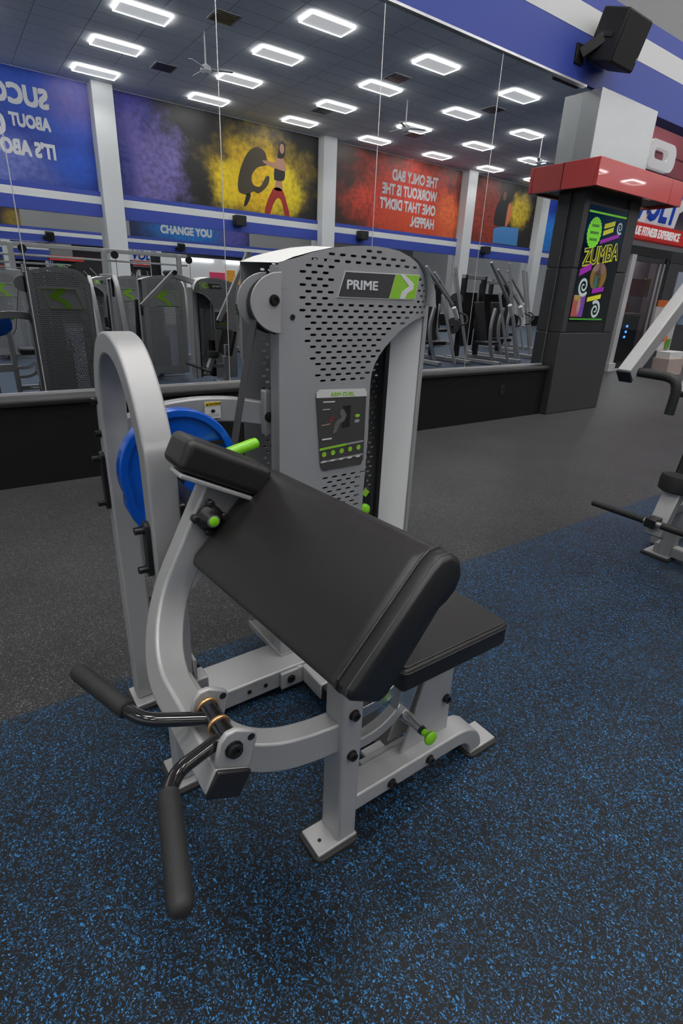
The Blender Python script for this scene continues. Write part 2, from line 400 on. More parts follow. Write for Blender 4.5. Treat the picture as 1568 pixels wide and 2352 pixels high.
ribbon(6.05, 6.27, 1.60, 1.68, .075, Pu)
ribbon(6.38, 6.62, 1.425, 1.46, .05, Pu)
ribbon(6.31, 6.59, 1.33, 1.375, .05, Yl, 'small_print')
zt = text('ZUMBA', .245, .013, .0002, 'LEFT', .12, .86); zi = text('ZUMBA', .245, 0, .0004, 'LEFT', .12, .86)
uu = V(math.cos(.15), 0, math.sin(.15)); vv = V(-math.sin(.15), 0, math.cos(.15))
MB().put(zt, (6.075, PY - .004, 1.715), uu, vv, n_).build('lettering', Yl, pic, smooth=False)
MB().put(zi, (6.079, PY - .0056, 1.719), uu, vv, n_).build('lettering', PRINTB, pic, smooth=False)
def spiral(cx, cz, r, turns, a0, hw):
    o = []; i_ = []; N = 44
    for k in range(N + 1):
        t = k / N; a = a0 + turns * 2 * math.pi * t; rr = r * (.08 + .92 * t); h = hw * (.35 + .65 * t)
        o.append((cx + (rr + h) * math.cos(a), cz + (rr + h) * math.sin(a))); i_.append((cx + max(.002, rr - h) * math.cos(a), cz + max(.002, rr - h) * math.sin(a)))
    b = MB(); yy = PY - .0045
    P = [(p[0], yy, p[1]) for p in o] + [(p[0], yy, p[1]) for p in i_]
    b.add(P, [(k, k + 1, N + 2 + k, N + 1 + k) for k in range(N)])
    b.build('spiral', Wh, pic, smooth=False)
spiral(6.70, 2.155, .065, 1.7, 1.0, .012); spiral(6.185, 1.50, .105, 1.8, 0.6, .020); spiral(6.52, 1.24, .105, 1.8, 3.6, .020)
DANCE = splash_mat('screen_dancers', (.30, .17, .02), [(6.505, 1.60, .07, .16, (.02, .02, .02), .3, .6), (6.485, 1.52, .03, .10, (.02, .25, .22), .3, .2), (6.425, 1.72, .08, .05, (.45, .28, .25), .4, .8), (6.585, 1.72, .05, .08, (.35, .2, .2), .4, .8)], grain=30)
DANCE.node_tree.nodes['Principled BSDF'].inputs['Emission Strength'].default_value = .0
on_screen('printed_dancers', lambda b, o: b.prism(ell(6.45, 1.615, .17, .155), o, u, v_, n_, .0006), DANCE)
DUO = splash_mat('screen_dancer_block', (.50, .10, .08), [(6.295, 1.25, .07, .2, (.16, .05, .5), .5, .5), (6.225, 1.28, .03, .09, (.55, .40, .36), .3, .3), (6.165, 1.38, .06, .04, (.5, .45, .1), .4, .3)], grain=30)
on_screen('printed_dancers', lambda b, o: b.prism([(6.03, 1.16), (6.27, 1.16), (6.27, 1.40), (6.03, 1.40)], o, u, v_, n_, .0006), DUO)

ps.location += V(.065, .045, 0)

# --- entrance beyond the column ------------------------------------------------
EY = 6.26
ENTG = mat('entrance_grey_panel', (.075, .075, .08), .32, .3)
ENTR = mat('entrance_red_wall', (.50, .15, .18), .22)
wb = MB().box(6.9, 11.1, EY, EY + .2, 0, 5.4).build('wall_back', ENTG, smooth=False); tag(wb, 'charcoal entrance wall beyond the column', kind='structure')
MB().box(11.1, 34, EY, EY + .2, 2.42, 3.66).build('panel', STEEL, wb, smooth=False)
for a, b in ((12.98, 14.6), (14.61, 16.2), (16.21, 20), (20.01, 34)):
    for z0, z1 in ((0, 1.2), (1.21, 2.20), (2.21, 2.42)): MB().box(a, b, EY - .02, EY + .2, z0, z1).build('panel', ENTG, wb, smooth=False)
MB().box(6.9, 34, EY - .06, EY + .2, 3.66, CEIL).build('red_panel', ENTR, wb, smooth=False)
MB().box(6.9, 34, EY - .065, EY - .06, 3.955, 3.965).build('panel_joint', mat('joint_dark', (.1, .02, .03), .5), wb, smooth=False)
ol = plate(rrect(1.00, .44, .17, 8, 11.39, 3.885), [rrect(.50, .17, .07, 8, 11.36, 3.90)], .10)
lt = MB().put(ol, (0, EY - .12, 0), X_, Z_, -Y_).build('sign_letter', mat('letter_white', (.8, .8, .8), .4, emit=.25), None, smooth=False)
tag(lt, 'big white rounded letter standing on the red wall above the canopy', 'sign')
sb = empty('entrance_sign', (12.2, EY - .05, 2.53), 'red sign strip with white lettering over the entrance door', 'sign')
MB().box(11.12, 14.6, EY - .10, EY - .02, 2.53, 2.80).build('sign_board', mat('sign_red', (.60, .022, .018), .4, emit=.25), sb, .003)
st = text('UNIQUE FITNESS EXPERIENCE', .205, .006, .004, 'RIGHT', .12, .80)
MB().put(st, (12.93, EY - .106, 2.595), X_, Z_, -Y_).build('lettering', mat('letter_lit', (.8, .8, .8), .4, emit=.3), sb, smooth=False)
vs = empty('logo_sign', (11.9, EY - .06, 2.82), 'white cut-out logo sign with blue letters and an orange lightning bolt', 'sign')
MB().prism([(10.75, 2.82), (12.66, 2.82), (12.74, 3.10), (13.02, 3.22), (13.05, 3.50), (10.75, 3.50)], (0, EY - .03, 0), X_, Z_, -Y_, .05).build('backing', mat('logo_white', (.75, .76, .78), .4, emit=.25), vs, .004)
vt = text('VOLT', .78, .022, .006, 'RIGHT', .18, .82)
MB().put(vt, (12.62, EY - .085, 2.885), X_, Z_, -Y_).build('lettering', mat('logo_blue', (.012, .06, .45), .4, emit=.2), vs, smooth=False)
MB().prism([(11.42, 2.84), (11.54, 3.08), (11.46, 3.08), (11.62, 3.40), (11.68, 3.38), (11.58, 3.13), (11.64, 3.13)], (0, EY - .093, 0), X_, Z_, -Y_, .004).build('lightning_bolt', mat('logo_orange', (.75, .35, .02), .4, emit=.2), vs, smooth=False)
# door with white frame, glass leaf, lobby beyond
dr = MB().box(11.36, 11.52, EY - .06, EY + .10, 0, 2.26).build('door_1', WHITE, bevel=.004); tag(dr, 'glass entrance door in a white and steel frame under the red sign', kind='structure')
MB().box(11.30, 11.56, EY - .10, EY - .02, 0, .17).build('plinth', WHITE, dr, .004)
MB().box(11.52, 12.86, EY - .03, EY + .06, 0, .025).build('threshold', WHITE, dr)
MB().box(11.1, 12.98, EY - .02, EY + .1, 2.26, 2.42).build('header', BLACK, dr)
MB().box(11.52, 12.86, EY, EY + .06, 2.16, 2.26).build('top_rail', ENTG, dr, .003)
MB().box(12.62, 12.70, EY, EY + .06, .02, 2.16).build('stile', CHROME, dr, .003)
MB().box(12.80, 12.88, EY, EY + .06, .02, 2.26).build('jamb', CHROME, dr, .003)
MB().box(12.88, 13.0, EY - .01, EY + .1, 0, 2.26).build('jamb_panel', BLACK, dr)
MB().box(11.52, 12.62, EY + .028, EY + .034, .025, 2.16).build('pane', glass_mat('door_glass', (.75, .78, .80)), dr, smooth=False)
lob = MB().box(11.0, 18.2, EY + 3.0, EY + 3.1, 0, 3.0).build('wall_lobby', mat('lobby_wall', (.10, .07, .085), .6), smooth=False); tag(lob, 'dark lobby seen through the entrance door', kind='structure')
MB().box(11.0, 11.1, EY + .2, EY + 3.0, 0, 3.0).build('side_wall', mat('lobby_side', (.16, .10, .12), .6), lob, smooth=False)
MB().box(18.1, 18.2, EY + .2, EY + 3.0, 0, 3.0).build('side_wall', MATS['lobby_side'], lob, smooth=False)
MB().box(11.0, 18.2, EY + .2, EY + 3.1, 2.95, 3.0).build('lobby_ceiling', MATS['lobby_wall'], lob, smooth=False)
for a, b_ in ((12.6, 7.0), (14.6, 7.9), (16.4, 8.6)): MB().box(a, a + .9, b_, b_ + .3, 2.90, 2.95).build('lobby_lamp', mat('lobby_lamp_glow', (1, .98, .94), .4, emit=22), lob, smooth=False)
ds = empty('drink_cooler', (13.8, 7.5, 0), 'dark drinks cooler with three blue lights seen through the entrance door', 'cooler')
MB().box(13.30, 14.20, 7.22, 7.75, 0, 1.10).build('cabinet', BLACK, ds, .01)
MB().box(13.27, 14.23, 7.20, 7.75, 1.10, 1.15).build('shelf', mat('cooler_shelf', (.45, .32, .34), .4), ds, .005)
for x_, z_ in ((13.665, .85), (13.66, .72), (13.64, .60)): MB().cyl((x_, 7.22, z_), (x_, 7.20, z_), .028, 14).build('blue_light', mat('blue_led', (.05, .25, 1.0), .4, emit=4), ds)
for k in range(5): MB().lathe((13.42 + .15 * k, 7.45, 1.15), Z_, [(0, .035), (.16, .035), (.20, .014), (.25, .014)], 12).build('bottle', mat('bottle_amber', (.10, .03, .012), .2), ds)
rs = empty('lobby_sign', (15.1, 7.95, 1.6), 'dark red hanging board inside the lobby beyond the door', 'sign')
MB().box(14.60, 15.50, 7.95, 7.99, 1.55, 1.98).build('board', mat('lobby_red', (.30, .015, .04), .5), rs, .003)
MB().box(15.50, 15.75, 7.95, 7.99, 1.55, 2.0).build('side_board', mat('lobby_gold', (.32, .17, .03), .5), rs, .003)
# banner stand by the door
bs = empty('banner_stand', (12.25, 5.55, 0), 'white and orange leaflet stand leaning beside the entrance door', 'stand')
MB().prism([(11.98, .0), (12.62, .0), (12.62, .34), (11.98, .34)], (0, 5.62, 0), X_, Z_, -Y_, .34).build('base_box', mat('beige_box', (.45, .36, .32), .6), bs, .01)
MB().prism([(12.02, .34), (12.60, .34), (12.60, .47), (12.02, .47)], (0, 5.60, 0), X_, Z_, -Y_, .28).build('tray', WHITE, bs, .006)
MB().prism([(11.62, .47), (12.60, .47), (12.60, 1.32), (11.62, 1.32)], (0, 5.66, 0), X_, Z_, -Y_, .03).build('board', mat('banner_white', (.62, .58, .56), .5), bs, .003)
MB().prism([(11.66, 1.32), (12.66, 1.32), (12.66, 1.44), (11.66, 1.44)], (0, 5.66, 0), X_, Z_, -Y_, .035).build('header_strip', mat('banner_orange', (.72, .16, .02), .5), bs, .003)
MB().box(12.0, 12.3, 5.61, 5.628, .93, .97).build('brochure', MATS['banner_orange'], bs)
MB().box(12.34, 12.50, 5.60, 5.628, .50, .70).build('brochure', mat('banner_green', (.10, .28, .04), .5), bs)
MB().box(12.20, 12.32, 5.60, 5.628, .66, .76).build('brochure', MATS['banner_orange'], bs)
MB().box(12.02, 12.30, 5.622, 5.629, 1.05, 1.22).build('print_block', mat('banner_print', (.40, .36, .34), .5), bs)
# framed poster right of the door
fp = empty('wall_poster', (14.0, EY - .03, .9), 'pale blue poster on the grey wall right of the entrance door', 'poster')
MB().box(13.45, 14.5, EY - .04, EY - .02, .95, 2.05).build('sheet', splash_mat('pale_poster', (.45, .52, .62), [(13.7, 1.1, .6, .25, (.05, .12, .22), .5, .6)]), fp, smooth=False)

# --- other walls ---------------------------------------------------------------
wo = MB().box(-12, 34, OPP - .25, OPP - .01, 0, CEIL).build('wall_opposite', WALLW, smooth=False); tag(wo, 'long opposite wall seen only in the mirror', kind='structure')
MB().box(-12, 34, OPP - .01, OPP + .03, 0, .55).build('wainscot', WAINS, wo, smooth=False)
for a, b in ((-12, 5.0), (5.6, 13.4), (14.2, 21.6), (22.4, 27.4), (28.1, 34)):
    MB().box(a, b, OPP - .01, OPP + .005, .6, 3.33).build('mirror_panel', MIRROR, wo, smooth=False)
MB().box(-12, 34, OPP - .01, OPP + .06, 3.325, 3.70).build('blue_band', BANDB, wo, smooth=False)
MB().box(-12, 34, OPP - .01, OPP + .062, 3.70, 3.92).build('white_band', BANDW, wo, smooth=False)
MB().box(-12, 34, OPP - .01, OPP + .06, 3.92, 4.06).build('blue_band', BANDB, wo, smooth=False)
for a in (-3.2, 4.98, 13.40, 21.62, 27.45):
    MB().box(a, a + .62, OPP, OPP + .42, 0, CEIL).build('pilaster', WALLW, wo, .01)
wl = MB().box(-9.2, -9, OPP, 4.3, 4.6, CEIL).box(-9.2, -9, OPP, 4.3, 0, .30).box(-9.2, -9, 3.0, 4.3, .30, 4.6).box(-9.2, -9, OPP, OPP + 1.0, .30, 4.6).build('wall_left', WALLW, smooth=False); tag(wl, 'added window wall, out of view far to the left of the camera', kind='structure')  # unseen wall; window opening added to account for the side light
wn_ = MB().box(-9.14, -9.06, OPP + 1.0, 3.0, .30, .38).box(-9.14, -9.06, OPP + 1.0, 3.0, 4.52, 4.6).build('added_window_1', DKGREY, smooth=False); tag(wn_, 'wide shop front window added for side light, with dark mullions', kind='structure')
for k in range(8): MB().box(-9.14, -9.06, OPP + 1.0 + k * 2.10, OPP + 1.06 + k * 2.10, .38, 4.52).build('mullion', DKGREY, wn_, smooth=False)
MB().box(34, 34.2, OPP, 14, 0, CEIL).build('wall_right', WALLW, smooth=False)['kind'] = 'structure'

def opp_poster(x0, x1, m, label):
    r = empty('wall_poster', ((x0 + x1) / 2, OPP + .02, 4.06), label, 'poster')
    MB().box(x0, x1, OPP + .0, OPP + .03, 4.06, CEIL - .01).build('print', m, r, smooth=False)
    return r
UO, VO, NO = -X_, Z_, Y_       # reading direction on the opposite wall
def opp_text(r, body, size, x, z, bold=.02, width=.8, m=PRINTW, align='LEFT'):
    MB().put(text(body, size, bold, .002, align, 0, width), (x, OPP + .034, z), UO, VO, NO).build('lettering', m, r, smooth=False)
def opp_shape(r, poly, m, d=.034, name='printed_figure', rough_=False):
    if not rough_ and len(poly) < 20:
        c_ = crom([(*poly[-1], 0)] + [(*p, 0) for p in poly] + [(*poly[0], 0)], 4); poly = [(p.x, p.y) for p in c_[4:-1]]
    MB().prism(poly, (0, OPP + d, 0), X_, Z_, Y_, .002).build(name, m, r, smooth=False)
LETW = mat('poster_white', (.72, .73, .75), .5)
P0 = opp_poster(-2.4, 4.95, splash_mat('poster_blue_cloud', (.004, .030, .26), [(3.9, 6.3, 1.6, 1.0, (.012, .07, .45), .5, 1.2), (1.9, 4.5, 1.8, .7, (.16, .20, .55), .5, 1.6), (4.6, 6.5, .8, .7, (.10, .08, .32), .6, 1.2), (4.3, 4.7, .7, .5, (.01, .08, .5), .6, 1.)]), 'blue cloud poster with white slogan on the opposite wall')
opp_text(P0, 'SUCCESS', .66, 3.80, 6.06, .03, .86, LETW); opp_text(P0, 'ABOUT', .44, 3.76, 5.50, .02, .72, LETW); opp_text(P0, 'G', .80, 2.58, 5.22, .03, .8, LETW); opp_text(P0, "IT'S ABOUT", .52, 3.82, 4.78, .025, .74, LETW)
P1 = opp_poster(5.62, 13.38, splash_mat('poster_powder', (.012, .011, .011), [(6.0, 6.2, 1.0, 1.2, (.05, .05, .32), .5, 1.2), (6.6, 5.0, 1.2, 1.3, (.20, .16, .46), .35, 1.9), (5.7, 4.6, .5, 1.6, (.01, .02, .2), .6, .6), (10.9, 5.2, 2.1, 1.5, (.24, .16, .01), .35, 1.9), (10.6, 5.15, 1.3, 1.15, (.95, .58, .004), .35, 1.3), (9.6, 4.9, .7, .7, (.95, .68, .01), .4, 1.5), (11.9, 4.9, .7, .8, (.80, .62, .01), .4, 1.5)]), 'poster of a woman in red leggings in a burst of yellow powder')
SKIN = mat('print_skin', (.42, .22, .14), .5); LEG = mat('print_red', (.34, .02, .015), .5); DARK = mat('print_dark', (.012, .010, .010), .5); JACK = mat('print_jacket', (.06, .045, .02), .5)
opp_shape(P1, [(11.35, 4.95), (11.75, 4.95), (12.0, 4.4), (12.08, 3.95 + .12), (11.88, 4.07), (11.72, 4.55), (11.55, 4.65), (11.35, 4.4), (11.2, 4.07), (10.98, 4.07), (11.10, 4.5)], LEG)
opp_shape(P1, [(11.40, 4.93), (11.76, 4.93), (11.74, 5.25), (11.84, 5.45), (11.88, 5.85), (11.70, 6.02), (11.50, 5.95), (11.42, 5.5), (11.48, 5.25)], SKIN)
opp_shape(P1, [(11.40, 5.25), (11.82, 5.28), (11.84, 5.65), (11.50, 5.75), (11.40, 5.5)], DARK, .0365)
opp_shape(P1, [(11.55, 5.98), (11.58, 6.15), (11.62, 6.4), (11.74, 6.56), (11.88, 6.45), (11.86, 6.1), (11.72, 5.98)], DARK, .0365)
opp_shape(P1, ell(11.74, 6.30, .10, .16), SKIN, .038)
opp_shape(P1, [(11.85, 5.80), (11.9, 5.60), (11.5, 5.62), (11.0, 5.72), (10.95, 5.82), (11.4, 5.80)], SKIN, .038)
opp_shape(P1, [(11.05, 6.05), (10.7, 6.20), (10.3, 5.95), (10.0, 5.4), (9.88, 4.9), (9.95, 4.65), (10.3, 4.62), (10.5, 4.75), (10.75, 4.72), (11.1, 5.0), (11.2, 5.3), (11.05, 5.3), (10.8, 4.95), (10.5, 4.98), (10.45, 5.25), (10.7, 5.55), (11.1, 5.7)], JACK, .0365)
opp_shape(P1, [(10.22, 4.62), (10.40, 4.62), (10.25, 4.30), (10.10, 4.22)], DARK, .0365)
P2 = opp_poster(14.1, 21.55, splash_mat('poster_red_smoke', (.035, .014, .010), [(18.5, 5.2, 3.0, 1.6, (.75, .055, .025), .5, 1.4), (20.8, 4.8, .8, 1.0, (.95, .18, .05), .5, 1.4), (18.6, 4.4, 2.2, .5, (.62, .07, .02), .5, 1.2)]), 'red smoke poster with a white four line slogan on the opposite wall')
for k, t_ in enumerate(('THE ONLY BAD', 'WORKOUT IS THE', "ONE THAT DIDN'T", 'HAPPEN.')): opp_text(P2, t_, .56, 20.0, 6.03 - k * .565, .022, .70, LETW)
P3 = opp_poster(22.45, 27.4, splash_mat('poster_athlete', (.014, .012, .012), [(23.6, 5.2, 1.3, 1.6, (.36, .04, .02), .45, 1.5), (26.2, 5.7, .8, .8, (.62, .44, .02), .35, 1.6)]), 'poster of an athlete lifting a blue box with yellow powder')
opp_shape(P3, [(24.3, 4.9), (24.2, 5.5), (24.4, 6.0), (24.55, 6.35), (24.8, 6.5), (25.0, 6.3), (25.3, 6.0), (25.45, 5.5), (25.2, 4.9)], DARK)
opp_shape(P3, [(25.1, 4.95), (25.35, 5.1), (25.5, 5.6), (25.35, 6.0), (25.15, 5.9)], mat('print_orange', (.5, .14, .05), .5), .0365)
opp_shape(P3, ell(24.78, 6.28, .14, .2), mat('print_brown', (.15, .07, .05), .5), .037)
opp_shape(P3, [(24.3, 4.10), (26.3, 4.10), (26.25, 4.95), (24.8, 4.90), (24.25, 4.75)], mat('print_box_blue', (.06, .22, .50), .5), .038, rough_=True)
P4 = opp_poster(28.1, 33.9, splash_mat('poster_blue_sky', (.004, .03, .30), [(29, 4.6, 2, 1.0, (.02, .22, .62), .5, 1.0)]), 'plain blue poster at the far end of the opposite wall')
# posters above the mirror wall (met again in the double reflection)
def near_poster(x0, x1, m, label):
    r = empty('wall_poster', ((x0 + x1) / 2, 4.08, 4.12), label, 'poster')
    MB().box(x0, x1, 4.072, 4.084, 4.12, CEIL - .01).build('print', m, r, smooth=False)
    return r
near_poster(1.0, 4.6, splash_mat('poster_dark_red', (.03, .02, .02), [(1.2, 5, .9, 1.5, (.30, .03, .02), .5, 1.0), (4.3, 4.4, .5, .5, (.30, .20, .02), .5, 1.2)]), 'dark poster with red haze above the mirror wall')
q = near_poster(10.5, 18.6, splash_mat('poster_near_blue', (.012, .02, .09), [(14.3, 4.6, 2.4, .9, (.010, .20, .65), .5, .9), (17.3, 4.6, 1.0, .9, (.10, .09, .40), .5, .8)]), 'blue poster reading change you above the entrance side of the wall')
MB().put(text('CHANGE YOU', .62, .03, .002, 'LEFT', 0, .85), (12.4, 4.068, 4.46), X_, Z_, -Y_).build('lettering', LETW, q, smooth=False)
# retail partition with boards in front of the opposite wall
rp_ = empty('retail_partition', (9.2, OPP + .6, 0), 'white free standing partition with coloured notice boards near the opposite wall', 'partition')
MB().box(6.6, 12.6, OPP + .55, OPP + .65, 0, 2.3).build('panel', WALLW, rp_, .01)
for a in (7.2, 9.0, 10.8): MB().box(a, a + 1.3, OPP + .66, OPP + .72, 2.18, 2.25).build('light_strip', mat('strip_glow', (1, 1, 1), .5, emit=3), rp_)
for k, (a, b, c, nm) in enumerate(((8.35, 8.95, (.65, .05, .14), 'pink'), (9.02, 9.35, (.75, .35, .03), 'amber'), (9.40, 9.95, (.75, .40, .05), 'orange'), (10.05, 10.75, (.55, .66, .78), 'pale_blue'))):
    MB().box(a, b, OPP + .65, OPP + .68, 1.15, 1.85 + .1 * (k % 2)).build('notice_board', mat('board_' + nm, c, .5), rp_, .005)

# --- ceiling lights, vents, fans -------------------------------------------------
DIFF = mat('lamp_diffuser', (1, 1, 1), .5, emit=.42, ecolor=(1.0, .99, .98))
EDGE = mat('lamp_edge', (1, 1, 1), .5, emit=GLOWE, ecolor=(1.0, .985, .97))
lr = empty('ceiling_light', (1.52, .05, CEIL), 'rectangular white ceiling light panel', 'ceiling light', 'light panels in rows across the ceiling')
b = MB()
for x0, x1, y0, y1 in ((-.58, .58, -.285, -.268), (-.58, .58, .268, .285), (-.58, -.563, -.268, .268), (.563, .58, -.268, .268)): b.box(1.52 + x0, 1.52 + x1, .05 + y0, .05 + y1, CEIL - .055, CEIL)
b.build('frame', EDGE, lr, smooth=False)
MB().box(1.52 - .563, 1.52 + .563, .05 - .268, .05 + .268, CEIL - .045, CEIL - .002).build('diffuser', DIFF, lr, smooth=False)
al = bpy.data.lights.new('lamp', 'AREA'); al.shape = 'RECTANGLE'; al.size = 1.10; al.size_y = .52; al.energy = LAMP; al.spread = math.radians(SPREAD); al.color = (1.0, .985, .96)
lo = bpy.data.objects.new('lamp', al); COL.objects.link(lo); lo.parent = lr; lo.location = (0, 0, -.06)
first = True
for i in range(-2, 9):
    for j in range(7):
        x = 1.52 + 3.42 * i; y = 2.35 - 2.295 * j - .10
        if i > 6 and j < 3: continue
        if first: lr.location = (x, y, CEIL); first = False
        else: copy_tree(lr).location = (x, y, CEIL)
for k in range(3):
    copy_tree(lr).location = (9.2 + 3 * k, 5.2, CEIL)
vr = empty('ceiling_vent', (6.45, -5.95, CEIL), 'square dark ceiling vent', 'vent', 'vents in the ceiling')
MB().box(6.15, 6.75, -6.25, -5.65, CEIL - .02, CEIL).build('frame', WGREY, vr)
for k in range(6): MB().box(6.2, 6.7, -6.20 + .095 * k, -6.14 + .095 * k, CEIL - .03, CEIL - .021).build('slat', BLACK, vr, smooth=False)
for p in ((6.36, -9.85), (11.65, -6.06), (15.63, -6.0), (11.7, -9.9), (15.8, -9.9), (1.2, -6.0)): copy_tree(vr).location = (p[0], p[1], CEIL)
fr = empty('ceiling_fan', (6.38, -6.95, CEIL), 'white ceiling fan on a long rod', 'fan', 'fans hanging from the ceiling')
MB().cyl((6.38, -6.95, CEIL), (6.38, -6.95, 6.3), .02, 10).build('rod', WHITE, fr)
MB().lathe((6.38, -6.95, 6.32), (0, 0, -1), [(0, .05), (.05, .12), (.14, .14), (.19, .08)], 16).build('motor', WHITE, fr)
for k in range(3):
    a = math.radians(25 + 120 * k); c, s_ = math.cos(a), math.sin(a)
    MB().obox((6.38 + c * .38, -6.95 + s_ * .38, 6.22), (c, s_, 0), (-s_, c, .12), (0, 0, 1), .27, .045, .006).build('blade', WHITE, fr)
for p in ((13.07, -7.2), (19.5, -6.9)): copy_tree(fr).location = (p[0], p[1], CEIL)

# ================================================================== SPEAKERS ON THE BAND
def speaker(cx, label):
    c = V(cx, 3.86, 3.702); n = V(.02, -.95, -.30).normalized(); s = V(1, .02, 0).normalized(); t = n.cross(s) * -1; t = t if t.z > 0 else -t
    r = empty('wall_speaker', (cx, 4.07, 3.5), label, 'speaker', 'black loudspeakers on the striped band')
    MB().obox(c, s, t, n, .218, .203, .145).build('cabinet', mat('speaker_black', (.013, .013, .013), .55, bump=.2, bscale=250), r, .02, 3)
    MB().obox(c + n * .147, s, t, n, .203, .188, .006).build('grille', mat('speaker_grille', (.008, .008, .008), .7, bump=.5, bscale=500), r, .008)
    MB().obox(c + n * .155 + s * .178 - t * .10, s, t, n, .006, .018, .002).build('badge', CHROME, r, smooth=False)
    MB().box(cx - .36, cx - .22, 4.055, 4.075, 3.50, 3.66).build('wall_plate', BLACK, r, .004)
    MB().bar((cx - .29, 4.055, 3.58), c - n * .02 - t * .02 - s * .20, .05, .10).build('bracket_arm', BLACK, r, .008)
    MB().obox(c - s * .224 + n * -.03, n, t, s, .10, .022, .005).build('bracket_strap', BLACK, r, .004)
    return r
speaker(5.92, 'black loudspeaker tilted down on a bracket above the column')
speaker(13.6, 'black loudspeaker on the band over the entrance side')
for xx in (9.6, 15.4, 23.4): 
    o = MB().box(xx, xx + .42, OPP + .06, OPP + .42, 3.52, 3.86).build('wall_speaker', MATS['speaker_black'], None, .02); tag(o, 'black loudspeaker on the opposite wall band', 'speaker', 'loudspeakers along the opposite wall')

# ================================================================== ARM CURL MACHINE
M0 = V(.75, 1.05, 0)
mc = empty('arm_curl_machine', M0, 'grey arm curl machine with black preacher pad, blue cam and perforated weight tower', 'exercise machine')
def bolt(p, n, parent, r=.011, h=.012, m=STEELB):
    p = Vector(p); n = Vector(n).normalized()
    MB().lathe(p, n, [(0, r * 1.25), (.003, r * 1.25), (.003, r), (h, r), (h, r * .55), (h * .6, r * .5)], 12).build('bolt', m, parent)
# ---- arm frame (s up along the lever, e across it) ---------------------------------
DS, DE = V(.451, 0, .893), V(.893, 0, -.451)
A0 = V(.2396, 0, .551)
def AP(s, e, y): return A0 + DS * s + DE * e + V(0, y, 0)
# main frame ---------------------------------------------------------------------
fm = MB().box(.34, 1.42, 1.297, 1.452, .03, .10).build('base_beam', SILVER, mc, .006)
for x_ in (.60, .66, .745): bolt((x_, 1.297, .065), -Y_, fm, .006, .004, BLACK)
MB().box(.78, .80, 1.283, 1.297, .03, .095).build('joint_plate', SILVER, mc, .002)
MB().box(.715, .80, 1.284, 1.297, .028, .092).build('joint_plate', SILVER, mc, .003)
bolt((.752, 1.284, .062), -Y_, fm, .012, .008)
MB().box(.80, .885, 1.17, 1.297, .03, .092).build('cross_stub', SILVER, mc, .005)
MB().box(.802, .883, .80, 1.17, .03, .090).build('cross_tube', BLACK, mc, .005)
post = MB().box(.565, .621, .730, .806, .018, .80).build('front_post', SILVER, mc, .007, 3)
bolt((.592, .730, .421), -Y_, post); bolt((.592, .730, .300), -Y_, post)
def foot(x0, x1, y0, y1, hole, rnd_=.02):
    p = MB().box(x0, x1, y0, y1, .012, .021).build('foot_plate', SILVER, mc, .002)
    MB().prism(rrect(x1 - x0 + .016, y1 - y0 + .02, rnd_, 5, (x0 + x1) / 2, (y0 + y1) / 2), (0, 0, .0), X_, Y_, Z_, .013).build('foot_pad', RUBPAD, p, .003)
    if hole: MB().cyl((hole[0], hole[1], .0205), (hole[0], hole[1], .0216), .005, 14).build('bolt_hole', BLACK, p)
foot(.506, .622, .726, .806, (.530, .760)); foot(1.069, 1.181, .743, .826, (1.145, .790))
foot(.283, .40, 1.10, 1.215, None); foot(.283, .40, 1.475, 1.58, None)
pts = crom([(.60, .771, .114), (.80, .771, .116), (.95, .771, .118), (1.01, .772, .114), (1.05, .775, .094), (1.078, .778, .060), (1.092, .78, .02)], 6)
fb = MB().sweep(pts, [(-.036, -.026), (.036, -.026), (.036, .026), (-.036, .026)], Y_).build('foot_bar', SILVER, mc, .005)
bolt((.737, .735, .113), -Y_, fb); bolt((.874, .735, .116), -Y_, fb)
MB().box(.70, .90, .812, .832, .095, .125).build('slide_rail', SILVER, mc, .002); MB().box(.73, .80, .836, .862, .105, .118).build('slide_plate', SILVER, mc, .002)
# curved front beam from post to hoop
pts = crom([(.575, .772, .348), (.50, .781, .348), (.43, .800, .348), (.375, .838, .348), (.343, .90, .345), (.331, .99, .34), (.329, 1.14, .335)], 7)
MB().sweep(pts, [(-.042, -.026), (.042, -.026), (.042, .026), (-.042, .026)], Z_).build('front_beam', SILVER, mc, .005)
# hoop
hp = crom([(.3285, 1.145, .02), (.3285, 1.145, .5), (.3285, 1.145, .90), (.3285, 1.158, .985), (.3285, 1.198, 1.068), (.3285, 1.250, 1.130), (.3285, 1.305, 1.163), (.3285, 1.375, 1.172), (.3285, 1.445, 1.150), (.3285, 1.500, 1.085), (.3285, 1.525, .99), (.3285, 1.533, .88), (.3285, 1.533, .5), (.3285, 1.533, .02)], 7)
hoop = MB().sweep(hp, [(-.0335, -.026), (.0335, -.026), (.0335, .026), (-.0335, .026)], X_).build('hoop_frame', SILVER, mc, .006, 3)
for y_, z0, z1 in ((1.150, .665, .805), (1.536, .70, .87)):
    g = MB().prism(rrect(.030, z1 - z0, .014, 5, y_, (z0 + z1) / 2), (.283, 0, 0), Y_, Z_, X_, .012).build('slot_cover', BLACK, hoop, .002)
    bolt((.283, y_, z0 + .02), -X_, g, .009, .02); bolt((.283, y_, z1 - .02), -X_, g, .009, .02)
for y_, z_ in ((1.150, .60), (1.150, .50), (1.536, .92), (1.536, 1.01)): bolt((.295, y_, z_), -X_, hoop, .009, .014)
MB().box(.362, .40, 1.115, 1.165, .30, .345).build('gusset', SILVER, hoop, .004)
MB().box(.362, .372, 1.118, 1.165, .345, .41).build('gusset', SILVER, hoop, .003); bolt((.372, 1.13, .385), (1, -.3, 0), hoop, .009, .01)
